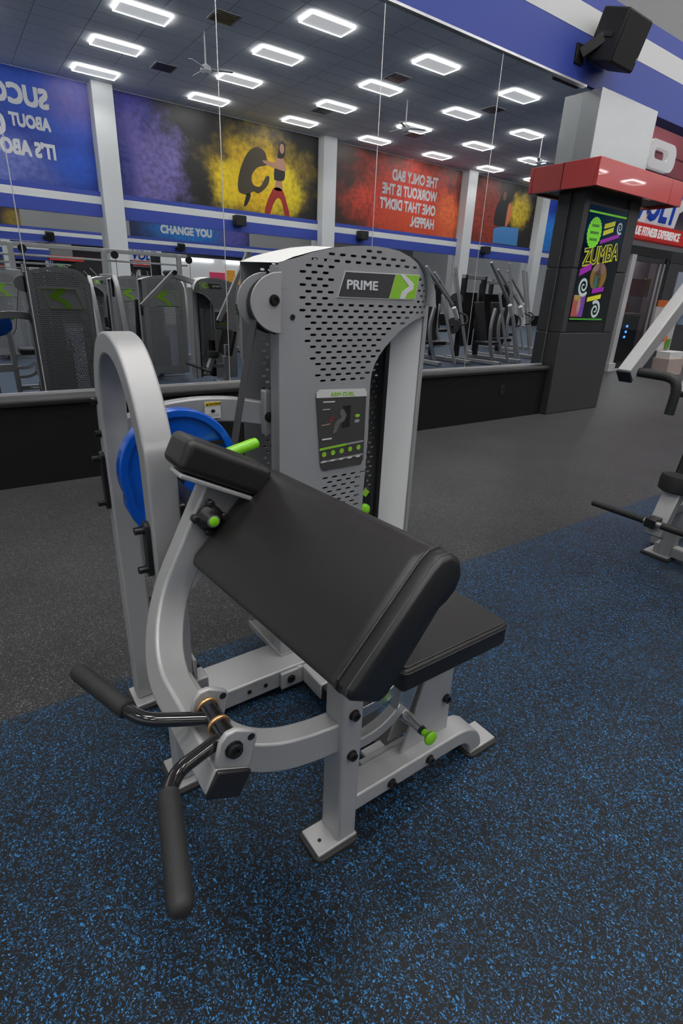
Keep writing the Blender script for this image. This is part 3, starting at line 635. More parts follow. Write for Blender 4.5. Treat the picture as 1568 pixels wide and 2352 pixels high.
# caution beam from hoop to tower
pts = crom([(.36, 1.535, .925), (.45, 1.525, .955), (.55, 1.512, .968), (.65, 1.50, .966), (.72, 1.485, .955), (.775, 1.47, .945)], 6)
cbm = MB().sweep(pts, [(-.02, -.036), (.02, -.036), (.02, .036), (-.02, .036)], Y_).build('upper_beam', GREY, mc, .005)
lb = MB().box(.572, .620, 1.4775, 1.4795, .946, .995).build('caution_label', PRINTW, cbm, smooth=False)
MB().box(.573, .619, 1.4768, 1.4775, .983, .994).build('label_stripe', YELLOW, lb, smooth=False)
MB().put(text('CAUTION', .0085, .0002, .0002), (.582, 1.4765, .9855), X_, Z_, -Y_).build('lettering', PRINTB, lb, smooth=False)
MB().prism([(.576, .984), (.582, .984), (.579, .9925)], (0, 1.4766, 0), X_, Z_, -Y_, .0003).build('warning_mark', PRINTB, lb, smooth=False)
MB().prism([(.589, .966), (.593, .973), (.601, .972), (.604, .966), (.596, .962)], (0, 1.477, 0), X_, Z_, -Y_, .0003).build('warning_mark', PRINTB, lb, smooth=False)
for k in range(2): MB().box(.578, .615, 1.477, 1.4776, .953 + .005 * k, .9545 + .005 * k).build('small_print', GREY, lb, smooth=False)
# lever arm -------------------------------------------------------------------------
Yc = 1.046; Rb = .185; pl = [AP(0, 0, .6125), AP(0, 0, .70), AP(0, 0, .78)]
for k in range(15):
    a = math.pi / 2 * k / 14; pl.append(AP(Rb - Rb * math.cos(a), 0, Yc - Rb + Rb * math.sin(a)))
pl += [AP(.27, 0, Yc), AP(.34, 0, Yc), AP(.398, 0, Yc)]
arm = MB().sweep(pl, [(-.0325, -.026), (.0325, -.026), (.0325, .026), (-.0325, .026)], DE).build('lever_arm', SILVER, mc, .006, 3)
MB().obox(AP(0, 0, .609), DE, DS, Y_, .033, .0265, .0045).build('end_cap', BLACK, arm, .004)
tp = MB().obox(AP(.402, -.024, .998), DE, Y_, DS, .092, .030, .005).build('pad_plate', SILVER, arm, .003)
def softbox(name, c, u, v, w, hu, hv, hw, m, parent, r=.02):
    return MB().obox(c, u, v, w, hu, hv, hw).build(name, m, parent, r, 5)
softbox('small_arm_pad', AP(.444, -.026, 1.015), DE, Y_, DS, .101, .052, .034, VINYL, arm, .016)
MB().prism([(.028, .13), (.055, .24), (.115, .345), (.115, .396), (.028, .396)], A0 + V(0, 1.0205, 0), DE, DS, Y_, .006).build('bearing_plate', SILVER, arm, .001)
# ears and handle axle
pv = AP(.0625, -.016, 0)
for y0 in (.6145, .728):
    ear = [(-.0335, .024), (.0335, .024), (.022, .082), (.015, .092), (.006, .095), (-.026, .096), (-.040, .088), (-.045, .072)]
    e_ = MB().prism([(a, b_) for a, b_ in ear], A0 + V(0, y0, 0), DE, DS, Y_, .011).build('handle_ear', SILVER, arm, .003)
    bolt(pv + V(0, y0, 0), -Y_, e_, .0125, .010); MB().cyl(AP(.084, .008, y0 - .001), AP(.084, .008, y0 + .002), .0065, 14).build('stop_pin', BLACK, e_)
MB().cyl(pv + V(0, .6255, 0), pv + V(0, .728, 0), .0175, 20).build('axle_sleeve', GLOSSB, arm)
for y0 in (.720, .670): MB().lathe(pv + V(0, y0, 0), Y_, [(0, .0175), (.0, .0200), (.0022, .0208), (.0026, .0192), (.0034, .0192), (.0038, .0208), (.006, .0200), (.006, .0175)], 24).build('bronze_ring', BRONZE, arm)
def handle(root, bend, g0, g1):
    zz = .614; P = [V(*root, zz), V(*bend, zz), V(*g0, zz), V(*g1, zz)]
    d1 = (P[1] - P[0]).normalized(); d2 = (P[3] - P[2]).normalized()
    path = [P[0], P[0].lerp(P[1], .5), P[1] - d1 * .030] ; ctrl = P[1]; end = P[2] + d2 * .006
    for k in range(1, 8):
        t = k / 8; path.append((P[1] - d1 * .030) * (1 - t) ** 2 + ctrl * 2 * t * (1 - t) + end * t * t)
    path += [end, P[2] + d2 * .03]
    h = MB().tube(path, .0122, 16).build('handle', GLOSSB, arm)
    L_ = (P[3] - P[2]).length + .006; r = .0165
    prof = [(0, .013), (.002, .0165), (.006, r * .96), (.012, r), (L_ - .014, r * 1.03), (L_ - .006, r * .95), (L_ - .001, r * .72), (L_ + .002, r * .3)]
    MB().lathe(P[2], d2, prof, 24).build('grip', RUBBER, h)
    return h
handle((.246, .697), (.146, .757), (.135, .792), (.084, .946)); handle((.243, .645), (.153, .618), (.139, .589), (.100, .427))
# pivot bearing with green centre
kn = MB().lathe(AP(.3312, -.0065, 1.005), -Y_, [(0, .029), (.010, .029), (.015, .024), (.021, .018), (.028, .0145)], 24).build('pivot_bearing', BLACK, mc, .0)
for k in range(4):
    a = math.radians(20 + 90 * k); c = AP(.3312, -.0065, 1.005) + DE * (.031 * math.cos(a)) + DS * (.031 * math.sin(a))
    MB().lathe(c, -Y_, [(-.002, .009), (.010, .009), (.012, .006), (.015, .005)], 12).build('bearing_lug', BLACK, kn)
MB().lathe(AP(.3312, -.0065, .978), -Y_, [(0, .0140), (.002, .0140), (.0025, .012)], 20).build('washer', CHROME, kn)
MB().lathe(AP(.3312, -.0065, .976), -Y_, [(0, .0108), (.003, .0105), (.005, .006)], 20).build('green_cap', GREEN, kn)
MB().cyl(AP(.3312, -.0065, 1.07), (.40, 1.42, .845), .016, 16).build('pivot_axle', BLACK, mc)
MB().box(.375, .44, 1.22, 1.27, .66, .80).build('cam_bracket', BLACK, mc, .006); MB().cyl((.385, 1.21, .74), (.385, 1.28, .74), .03, 18).build('cam_roller', BLACK, mc)
# blue cam: dished rim disc with a tail
CX, CZ, CR = .436, .863, .154
out = [(CX + CR * math.cos(math.radians(a)), CZ + CR * math.sin(math.radians(a))) for a in range(-20, 205, 5)] + [(.290, .78), (.302, .745), (.328, .700), (.345, .700), (.42, .73), (.52, .76)]
cin = [((x_ - CX) * .86 + CX, (z_ - CZ) * .86 + CZ) for x_, z_ in out]
cam_ = MB()
for yy in (1.315, 1.345):
    pass
k_ = len(out); P = [(x_, 1.312, z_) for x_, z_ in out] + [(x_, 1.312, z_) for x_, z_ in cin] + [(x_, 1.324, z_) for x_, z_ in cin] + [(x_, 1.348, z_) for x_, z_ in out]
F = []
for i in range(k_):
    j = (i + 1) % k_; F += [(i, j, k_ + j, k_ + i), (k_ + i, k_ + j, 2 * k_ + j, 2 * k_ + i), (i, j, 3 * k_ + j, 3 * k_ + i)]
F += [tuple(range(2 * k_, 3 * k_)), tuple(range(3 * k_, 4 * k_))]
cam_.add(P, F); cw = cam_.build('blue_cam', BLUEP, mc, .004, 3)
MB().lathe((.40, 1.326, .845), -Y_, [(0, .045), (.012, .045), (.014, .03), (.05, .03)], 20).build('cam_hub', BLACK, cw)
MB().prism([(.43, .905), (.56, .915), (.56, .925), (.43, .925)], (0, 1.320, 0), X_, Z_, -Y_, .006).build('cam_slot', BLACK, cw)
MB().lathe((.515, 1.255, .898), (.97, 0, .22), [(0, .015), (.10, .0155), (.112, .014), (.116, .009)], 20).build('green_peg', GREEN, mc)
MB().bar((.53, 1.255, .90), (.50, 1.315, .893), .02, .02).build('peg_mount', BLACK, mc, .003)
# belt and its pulley
MB().sweep([(.700, 1.405, 1.225), (.690, 1.405, 1.18), (.668, 1.405, 1.08), (.640, 1.405, .95), (.612, 1.400, .82), (.575, 1.39, .76)], [(-.018, -.0022), (.018, -.0022), (.018, .0022), (-.018, .0022)], Y_).build('drive_belt', STRAP, mc)
pu = MB().lathe((.765, 1.384, 1.262), Y_, [(0, .076), (.003, .076), (.003, .070), (.043, .070), (.043, .076), (.046, .076)], 36).build('pulley_wheel', STRAP, mc)
dp = [(.754, 1.348)] + [(.756 + .093 * math.cos(math.radians(a)), 1.270 + .078 * math.sin(math.radians(a))) for a in range(105, 262, 8)] + [(.752, 1.192)]
for y0 in (1.348, 1.432):
    g = MB().prism(dp, (0, y0, 0), X_, Z_, Y_, .005).build('pulley_guard', SILVER if y0 < 1.4 else GREY, pu, .0015)
    if y0 < 1.4: bolt((.731, y0, 1.277), -Y_, g, .012, .010)

# ---- main preacher pad (turned about 5 degrees) ------------------------------------
pr = MB()
ya = math.radians(4.6)
def PW(x_, y_, z_):       # pad frame: origin at the near lower edge
    return V(.381 + (x_ - .381) * math.cos(ya) - (y_ - .48) * math.sin(ya), .48 + (x_ - .381) * math.sin(ya) + (y_ - .48) * math.cos(ya), z_)
secp = [(.381, .768), (.377, .757), (.386, .744), (.437, .713), (.450, .715), (.565, .845), (.583, .852), (.604, .868), (.613, .889), (.606, .915), (.583, .932), (.560, .933), (.540, .921)]
dense = []
for i in range(len(secp)):
    dense.append(secp[i])
def pad_body(name, y0, y1, grow, m, parent, rows):
    b = MB(); cx_ = sum(p[0] for p in secp) / len(secp); cz_ = sum(p[1] for p in secp) / len(secp)
    n = len(secp); ys = rows
    for y_, g in ys:
        b.v += [PW(cx_ + (p[0] - cx_) * g, y_, cz_ + (p[1] - cz_) * g) for p in secp]
    for k in range(len(ys) - 1):
        b.f += [(k * n + i, k * n + (i + 1) % n, (k + 1) * n + (i + 1) % n, (k + 1) * n + i) for i in range(n)]
    b.f += [tuple(range(n - 1, -1, -1)), tuple(range((len(ys) - 1) * n, len(ys) * n))]
    return b.build(name, m, parent, smooth=True, ang=50)
pad = pad_body('preacher_pad', .50, 1.0, 1, VINYL, mc, [(.512, .97), (.5135, 1.0), (.53, 1.0), (.75, 1.0), (.98, 1.0), (.993, .985), (1.0, .95)])
pad_body('pad_end_panel', .48, .50, 1, VINYLD, pad, [(.4775, .90), (.480, .955), (.486, .985), (.494, .998), (.506, 1.0), (.5095, .985), (.5095, .93)])
def loop(y_, g, r, name, m, sel=None):
    cx_ = sum(p[0] for p in secp) / len(secp); cz_ = sum(p[1] for p in secp) / len(secp)
    P = [PW(cx_ + (p[0] - cx_) * g, y_, cz_ + (p[1] - cz_) * g) for p in secp]; P = P + [P[0]]
    MB().tube(P, r, 8).build(name, m, pad)
loop(.511, .995, .0028, 'piping', VINYLD); loop(.488, .992, .0012, 'seam', THREAD)
MB().obox(PW(.53, .76, .775), (math.cos(.70), 0, math.sin(.70)), Y_, (-math.sin(.70), 0, math.cos(.70)), .10, .10, .006).build('mount_plate', BLACK, pad)
# ---- seat ----------------------------------------------------------------------------
stt = rrect(.345, .28, .014, 4, .8295, .79)
seat = MB().prism(stt, (0, 0, .503), X_, Y_, Z_, .062).build('seat', VINYLD, mc, .012, 4)
MB().prism(rrect(.335, .27, .012, 4, .8295, .79), (0, 0, .5655), X_, Y_, Z_, .004).build('seat_cover', VINYL, seat, .002)
P = [V(a, b_, .556) for a, b_ in rrect(.347, .282, .015, 4, .8295, .79)]; MB().tube(P + [P[0]], .0022, 8).build('piping', VINYL, seat)
sp_ = MB().prism([(.80, .14), (.978, .14), (.972, .33), (.985, .503), (.905, .503), (.86, .343), (.831, .239)], (0, .774, 0), X_, Z_, Y_, .008).build('seat_support', SILVER, mc, .002)
MB().prism([(.80, .14), (.978, .14), (.972, .33), (.985, .503), (.905, .503), (.86, .343), (.831, .239)], (0, .826, 0), X_, Z_, Y_, .008).build('seat_support', SILVER, mc, .002)
bolt((.955, .774, .262), -Y_, sp_); bolt((.962, .774, .40), -Y_, sp_)
for r0, z0 in ((.0, 0), (.0, .12)):
    arc = [V(.60, .80, .245 + z0 * .85), V(.66, .80, .245 + z0 * .85)] + [V(.68 + .165 * math.sin(math.radians(a)), .80, .245 + z0 * .85 + .165 * (1 - math.cos(math.radians(a)))) for a in range(0, 52, 6)]
    MB().sweep(arc, [(-.016, -.017), (.016, -.017), (.016, .017), (-.016, .017)], Y_).build('seat_arc', CHROME if z0 else SILVER, mc, .004)
MB().bar((.80, .80, .27), (.86, .80, .49), .03, .06, up=(1, 0, 0)).build('seat_link', CHROME, mc, .004)
pn = MB().lathe((.815, .80, .262), -Y_, [(0, .017), (.03, .017), (.045, .013), (.075, .0125)], 18).build('pop_pin', CHROME, mc)
MB().lathe((.815, .725, .262), -Y_, [(0, .0115), (.008, .0115)], 16).build('pin_collar', BLACK, pn)
MB().lathe((.815, .716, .262), -Y_, [(0, .009), (.014, .009), (.020, .017), (.026, .0195), (.031, .0175), (.034, .010)], 20).build('green_knob', GREEN, pn)

# ---- weight tower -----------------------------------------------------------------------
TY = 1.363
def bend(vf, x0=1.19, r=.26):
    out_ = []
    for p in vf[0]:
        if p[0] > x0:
            a = (p[0] - x0) / r; out_.append(V(x0 + (r + p[2]) * math.sin(a) - 0, p[1], p[2] * math.cos(a) - r * (1 - math.cos(a))))
        else: out_.append(p)
    return (out_, vf[1])
def chop(vf, xs):
    me = bpy.data.meshes.new('tmp'); me.from_pydata([tuple(p) for p in vf[0]], [], vf[1]); bm = bmesh.new(); bm.from_mesh(me)
    for x_ in xs: bmesh.ops.bisect_plane(bm, geom=bm.verts[:] + bm.edges[:] + bm.faces[:], plane_co=(x_, 0, 0), plane_no=(1, 0, 0))
    bm.to_mesh(me); bm.free(); r = ([v.co.copy() for v in me.vertices], [tuple(p.vertices) for p in me.polygons]); bpy.data.meshes.remove(me); return r
BXS = [1.19 + .0125 * k for k in range(14)]
tower_parts = []
def T(o): tower_parts.append(o); return o
outl = [(.753, .10), (.753, 1.371), (.786, 1.379), (.821, 1.389), (.856, 1.401), (.891, 1.410), (.935, 1.419), (.979, 1.426), (1.03, 1.431), (1.073, 1.433), (1.12, 1.432), (1.165, 1.427), (1.215, 1.413), (1.255, 1.397), (1.295, 1.372), (1.33, 1.340), (1.352, 1.305), (1.358, 1.27), (1.359, 1.243), (1.32, 1.240), (1.271, 1.232), (1.235, 1.220), (1.208, 1.206), (1.185, 1.191), (1.165, 1.173), (1.138, 1.150), (1.115, 1.124), (1.100, 1.100), (1.089, 1.073), (1.085, 1.04), (1.085, 1.0), (1.088, .867), (1.085, .745), (1.081, .60), (1.081, .10)]
def inside(p, poly, m):
    # point in polygon and at least m from its edges
    x_, y_ = p; c = False; n = len(poly)
    for i in range(n):
        (x1, y1), (x2, y2) = poly[i], poly[(i + 1) % n]
        if (y1 > y_) != (y2 > y_) and x_ < (x2 - x1) * (y_ - y1) / (y2 - y1) + x1: c = not c
        dx, dy = x2 - x1, y2 - y1; t = max(0, min(1, ((x_ - x1) * dx + (y_ - y1) * dy) / (dx * dx + dy * dy)))
        if math.hypot(x_ - x1 - t * dx, y_ - y1 - t * dy) < m: return False
    return c
seam = [(.821, 1.389), (.808, 1.323), (.798, 1.273), (.823, 1.211), (.842, 1.151), (.858, 1.077), (.868, 1.038), (.888, .889), (.903, .758), (.93, .10)]
def seam_x(z):
    for (a, za), (b, zb) in zip(seam, seam[1:]):
        if zb <= z <= za: return a + (b - a) * (z - za) / (zb - za)
    return .82
def slot(cx_, cz_, w_, h_):
    o = []; r = h_ / 2
    for s1, a0 in ((1, -90), (-1, 90)):
        for k in range(4):
            a = math.radians(a0 + 60 * k); o.append((cx_ + s1 * (w_ / 2 - r) + r * math.cos(a), cz_ + r * math.sin(a)))
    return o
holes = []; row = 0; z = 1.4185
while z > .28:
    x = .79 + (.01875 if row % 2 else 0)
    while x < 1.345:
        wS = .0215
        logo = .925 < x < 1.265 and 1.272 < z < 1.380
        card = .855 < x < 1.09 and .752 < z < 1.045
        if x > seam_x(z) + .010 and not logo and not card and inside((x, z), outl, .0135): holes.append(slot(x, z, wS, .0068))
        x += .0375
    z -= .0165; row += 1
tf = T(MB().put(bend(chop(plate(outl, holes, .004), BXS)), (0, TY, 0), X_, Z_, -Y_).build('perforated_front', GREY, mc, smooth=False))
rr_ = 1.19 + .26 * math.sin(.169 / .26); ry_ = TY + .26 * (1 - math.cos(.169 / .26))       # bent right edge
MB().prism([(.756, .10), (.818, .10), (.818, 1.374), (.756, 1.366)], (0, TY + .003, 0), X_, Z_, Y_, .058).build('upright', GREY, mc, .006); T(bpy.data.objects['upright'])
bolt((.795, TY - .002, 1.235), -Y_, tf, .006, .003, BLACK)
T(MB().box(rr_ - .004, rr_ + .014, ry_ - .004, ry_ + .014, .10, 1.30).build('edge_post', GREY, mc, .004))
T(MB().box(rr_ + .002, rr_ + .012, ry_ + .014, 1.60, .10, 1.30).build('side_wall', GREY, mc, .002))
T(MB().prism([(rr_ - .004, ry_ + .004), (1.262, 1.486), (1.262, 1.494), (rr_ - .004, ry_ + .014)], (0, 0, .10), X_, Y_, Z_, 1.135).build('side_panel', PALE, mc, .0))
T(MB().box(1.246, 1.262, 1.484, 1.500, .10, 1.235).build('gap_strip', BLACK, mc))  # black strip standing in for the dark gap beside the panel
# back shell with the big green arrow
outb = [(.756, .10), (.756, 1.378), (.80, 1.395), (.86, 1.412), (.93, 1.428), (1.0, 1.438), (1.08, 1.442), (1.16, 1.438), (1.24, 1.42), (1.30, 1.39), (rr_ - .01, 1.33), (rr_, 1.28), (rr_, .10)]
hb = []; row = 0; z = 1.40
while z > .2:
    x = .83 + (.0125 if row % 2 else 0)
    while x < 1.32:
        lg = .845 < x < 1.285 and 1.02 < z < 1.25
        if not lg and inside((x, z), outb, .03): hb.append(slot(x, z, .016, .0070))
        x += .0272
    z -= .0200; row += 1
tb = T(MB().put(plate(outb, hb, .003), (0, 1.605, 0), X_, Z_, -Y_).build('perforated_back', GREY, mc, smooth=False))
BX = lambda p: (-(p[0] - 1.065), p[1])
g = MB()
for a, b_ in (((.87, 1.23), (1.20, 1.23)), ((1.20, 1.23), (1.26, 1.04)), ((1.26, 1.04), (.93, 1.04)), ((.93, 1.04), (.87, 1.23))):
    g.bar((a[0], 1.6085, a[1]), (b_[0], 1.6085, b_[1]), .003, .006, up=(0, 1, 0))
g.build('logo_outline', GREEND, tb, smooth=False)
MB().prism([(1.10, 1.235), (1.04, 1.235), (.945, 1.17), (.945, 1.145), (1.075, 1.085), (1.10, 1.035), (1.155, 1.035), (1.115, 1.115), (1.03, 1.155), (1.10, 1.195)], (0, 1.607, 0), X_, Z_, Y_, .002).build('logo_arrow', GREEND, tb, smooth=False)
# top bridge between shells
tt = [(x_, z_) for x_, z_ in outb[1:12]]
b = MB(); n = len(tt)
b.v += [V(x_, TY + .002, min(z_, 1.43) - .008) for x_, z_ in tt] + [V(x_, 1.605, z_ - .001) for x_, z_ in tt]
b.f += [(i, i + 1, n + i + 1, n + i) for i in range(n - 1)]
T(b.build('top_cover', PALE, mc))
# name plate
def skew(x0, x1, z0, z1, sl): return [(x0, z0), (x1, z0), (x1 + sl, z1), (x0 + sl, z1)]
def pf(poly, z0, th):
    m_ = MB().prism(poly, (0, 0, z0), X_, Y_, Z_, th); return (m_.v, m_.f)
def fr_(vf): return MB().put(bend(chop(vf, BXS)), (0, TY, 0), X_, Z_, -Y_)
np_ = fr_(pf([(.942, 1.290), (1.12, 1.290), (1.25, 1.292), (1.268, 1.366), (1.12, 1.364), (.966, 1.362)], .0025, .002))
npl = T(np_.build('name_plate', PRINTW, mc, smooth=False))
fr_(pf([(.946, 1.293), (1.00, 1.293), (1.06, 1.293), (1.135, 1.293), (1.155, 1.361), (1.06, 1.360), (1.0, 1.359), (.969, 1.359)], .0046, .0008)).build('plate_field', mat('logo_dark', (.045, .045, .048), .4), npl, smooth=False)
fr_(pf([(1.137, 1.293), (1.17, 1.293), (1.21, 1.294), (1.247, 1.295), (1.264, 1.363), (1.23, 1.363), (1.19, 1.362), (1.157, 1.361)], .0046, .0008)).build('green_field', GREEND, npl, smooth=False)
fr_(pf([(1.172, 1.3635), (1.190, 1.3635), (1.236, 1.338), (1.234, 1.322), (1.208, 1.310), (1.200, 1.2935), (1.178, 1.2935), (1.186, 1.314), (1.214, 1.330)], .0056, .0008)).build('logo_arrow', LETW, npl, smooth=False)
fr_((lambda q_: ([V(.972 + p[0], 1.3145 + p[1], .0058 + p[2]) for p in q_[0]], q_[1]))(text('PRIME', .0345, .0010, .0004, width=1.28))).build('lettering', LETW, npl, smooth=False)
# placard
pc = T(MB().prism([(.878, 1.008), (1.068, 1.002), (1.070, .79), (1.062, .772), (.912, .772), (.900, .785)], (0, TY - .0025, 0), X_, Z_, -Y_, .004).build('instruction_placard', DKPRINT, mc, smooth=False))
def pcd(poly, m, name, y0=.0068): MB().prism(poly, (0, TY - y0, 0), X_, Z_, -Y_, .0006).build(name, m, pc, smooth=False)
pcd([(.878, 1.006), (1.069, .999), (1.069, 1.012), (1.060, 1.024), (.888, 1.031), (.877, 1.022)], mat('placard_white', (.66, .66, .64), .4), 'header', .0066)
MB().put(text('ARM CURL', .0165, .0004, .0003, 'LEFT', 0, 1.15), (.928, TY - .0074, 1.0085), (.999, 0, -.035), (0, 0, 1), -Y_).build('lettering', GREEND, pc, smooth=False)
pcd([(.893, .839), (.998, .845), (.998, .8525), (.893, .8465)], GREEND, 'green_bar')
pcd([(1.0, .8455), (1.066, .849), (1.066, .8545), (1.0, .852)], WGREY, 'grey_bar')
for k in range(5): pcd(ell(.911 + .034 * k, .825 + .0018 * k, .0085, .0085, 12), GREEND, 'muscle_icon')
pcd([(.897, .797), (1.066, .803), (1.066, .809), (.898, .803)], WGREY, 'grey_bar')
for k in range(5): pcd([(.902 + .034 * k, .7985), (.918 + .034 * k, .799), (.918 + .034 * k, .8045), (.902 + .034 * k, .804)], PRINTW, 'small_print', .0075)
pcd([(.902, .99), (.945, .9885), (.945, .9925), (.902, .994)], PRINTW, 'small_print'); pcd([(.900, .967), (.928, .966), (.928, .970), (.900, .971)], WGREY, 'small_print')
pcd([(.902, .872), (.938, .872), (.938, .877), (.902, .877)], PRINTW, 'small_print'); pcd([(.899, .918), (.930, .920), (.930, .9235), (.899, .9215)], mat('print_tan', (.3, .2, .14), .5), 'small_print')
pcd([(.975, .905), (1.006, .905), (1.008, .975), (.978, .975)], PRINTB, 'machine_picture')
pcd([(.940, .890), (.955, .893), (.965, .918), (.985, .928), (.992, .946), (.980, .965), (.968, .965), (.965, .952), (.972, .940), (.950, .925)], mat('print_midgrey', (.12, .12, .11), .5), 'figure_picture', .0075)
pcd([(.923, .925), (.936, .945), (.944, .953), (.940, .935)], mat('print_dull_red', (.22, .03, .02), .5), 'muscle_mark', .0075)
pcd(ell(1.036, .939, .010, .0055, 12), GREEND, 'knob_icon'); pcd([(1.026, .916), (1.044, .917), (1.044, .927), (1.026, .926)], WGREY, 'knob_icon')
T(MB().prism([(.82, .10), (1.07, .10), (1.07, 1.06), (1.13, 1.16), (1.22, 1.235), (1.30, 1.26), (1.28, 1.33), (1.20, 1.38), (1.0, 1.40), (.82, 1.36)], (0, TY + .025, 0), X_, Z_, Y_, .004).build('shade_liner', BLACK, mc, smooth=False))  # black sheet added behind the slots to darken the tower's inside
# weight stack inside, guide rods, selector pin
ws = None
for k in range(12):
    o = T(MB().box(.905, 1.105, 1.43, 1.555, .115 + .042 * k, .115 + .042 * k + .039).build('weight_plate', BLACK, mc, .003))
for x_ in (.945, 1.065): T(MB().cyl((x_, 1.492, .10), (x_, 1.492, 1.38), .0095, 12).build('guide_rod', CHROME, mc))
MB().cyl((1.005, 1.492, .60), (1.005, 1.492, 1.36), .006, 10).build('lift_cable', BLACK, mc)
sl = MB().prism(ell(1.118, .61, .030, .058, 18), (0, 1.405, 0), X_, Z_, -Y_, .018).build('selector', BLACK, mc, .004)
MB().prism(ell(1.112, .685, .012, .032, 14), (0, 1.41, 0), X_, Z_, -Y_, .012).build('selector_stem', BLACK, sl, .003)
MB().lathe((1.108, 1.387, .585), -Y_, [(0, .024), (.008, .024), (.013, .018), (.015, .008)], 20).build('green_button', GREEN, sl)
MB().prism([(1.094, .650), (1.112, .666), (1.128, .652), (1.112, .635)], (0, 1.386, 0), X_, Z_, -Y_, .004).build('green_mark', GREEND, sl)
MB().prism([(.742, 1.025), (.765, 1.025), (.768, .885), (.742, .885)], (0, 1.432, 0), X_, Z_, Y_, .03).build('beam_bracket', GREY, mc, .006)
bolt((.756, 1.432, .945), -Y_, mc, .012, .010)
MB().box(.752, 1.42, 1.36, 1.615, .085, .112).build('tower_base', SILVER, mc, .004)

# ================================================================== LEVER MACHINE CUT BY THE RIGHT FRAME EDGE
lm = empty('lever_row_machine', (3.3, 1.0, 0), 'silver lever machine with black roller and bent grip at the right edge', 'exercise machine')
LY = 1.04
def lever(y_, p0, p1):
    p0, p1 = V(p0[0], y_, p0[1]), V(p1[0], y_, p1[1]); d = (p1 - p0).normalized()
    o = MB().bar(p0, p1, .055, .050, up=(0, 1, 0)).build('lever', SILVER, lm, .004)
    MB().obox(p0 - d * .004, d, Y_, d.cross(Y_), .005, .0245, .027).build('end_cap', BLACK, o, .002)
    return o
la = lever(LY, (2.035, 1.062), (2.47, 1.468))
gp = [(2.085, LY - .015, 1.075), (2.085, LY - .09, 1.073), (2.083, LY - .130, 1.071), (2.081, LY - .158, 1.060), (2.08, LY - .170, 1.030), (2.08, LY - .170, .99), (2.08, LY - .168, .945)]
MB().tube(crom(gp, 5), .0165, 16).build('grip', RUBBER, la)
for o in tower_parts:
    c_ = copy_tree(o, lm); c_.location = (.12, .063, 0); c_.rotation_euler = (0, 0, math.pi)
MB().cyl((2.465, 1.09, 1.462), (2.465, .70, 1.462), .028, 18).build('pivot_axle', BLACK, lm)
MB().bar((2.465, .72, 1.462), (2.90, .62, 1.36), .05, .07).build('pivot_bracket', SILVER, lm, .006)
lever(1.20, (2.96, .905), (3.40, 1.726))
MB().box(3.37, 3.44, 1.16, 1.24, .02, 1.76).build('upright', SILVER, lm, .008)
MB().box(3.15, 3.46, 1.16, 1.24, .02, .08).build('base_beam', SILVER, lm, .006)
MB().box(3.05, 3.11, .70, 1.17, .02, .08).build('base_beam', SILVER, lm, .006)
MB().box(3.01, 3.16, 1.06, 1.215, .0, .014).build('foot_pad', RUBPAD, lm, .003); MB().box(3.02, 3.15, 1.07, 1.205, .014, .022).build('foot_plate', SILVER, lm, .002)
# seat-side post with roller, foam bar and shield
MB().bar((2.80, 1.088, .205), (2.905, 1.088, .438), .085, .06, up=(1, 0, 0)).build('adjust_tube', SILVER, lm, .004)
MB().box(3.045, 3.11, 1.072, 1.143, .02, .45).build('rear_post', SILVER, lm, .005)
MB().box(2.90, 3.08, 1.07, 1.12, .30, .35).build('post_arm', GREY, lm, .005)
MB().lathe((2.905, 1.095, .428), (.10, -.04, 1), [(0, .060), (.004, .070), (.010, .078), (.055, .082), (.085, .078), (.090, .05)], 28).build('roller_pad', RUBBER, lm)
MB().lathe((2.905, 1.095, .424), (.10, -.04, 1), [(0, .05), (.004, .062)], 24).build('roller_washer', CHROME, lm)
bolt((2.885, 1.07, .424), (0, -.3, -1), lm, .008, .006)
MB().tube([(2.745, 1.412, .290), (2.745, 1.128, .291)], [.0160, .0185], 16).build('foam_bar', RUBBER, lm)
MB().tube([(2.745, 1.042, .291), (2.745, .50, .291)], .0185, 16).build('foam_bar', RUBBER, lm)
MB().box(2.725, 2.80, 1.066, 1.120, .265, .312).build('bar_clamp', BLACK, lm, .003)
MB().cyl((2.745, 1.066, .291), (2.745, 1.042, .291), .015, 14).build('bar_sleeve', CHROME, lm); MB().cyl((2.745, 1.120, .291), (2.745, 1.128, .291), .017, 14).build('bar_sleeve', CHROME, lm)
MB().cyl((2.765, 1.120, .262), (2.765, 1.133, .262), .010, 14).build('green_stop', GREEN, lm)
MB().obox((3.16, 1.0, .62), V(.25, 0, .97), Y_, V(.97, 0, -.25), .17, .19, .03).build('back_pad', VINYL, lm, .015)
MB().box(3.07, 3.13, 1.08, 1.13, .42, .60).build('pad_bracket', GREY, lm, .004)

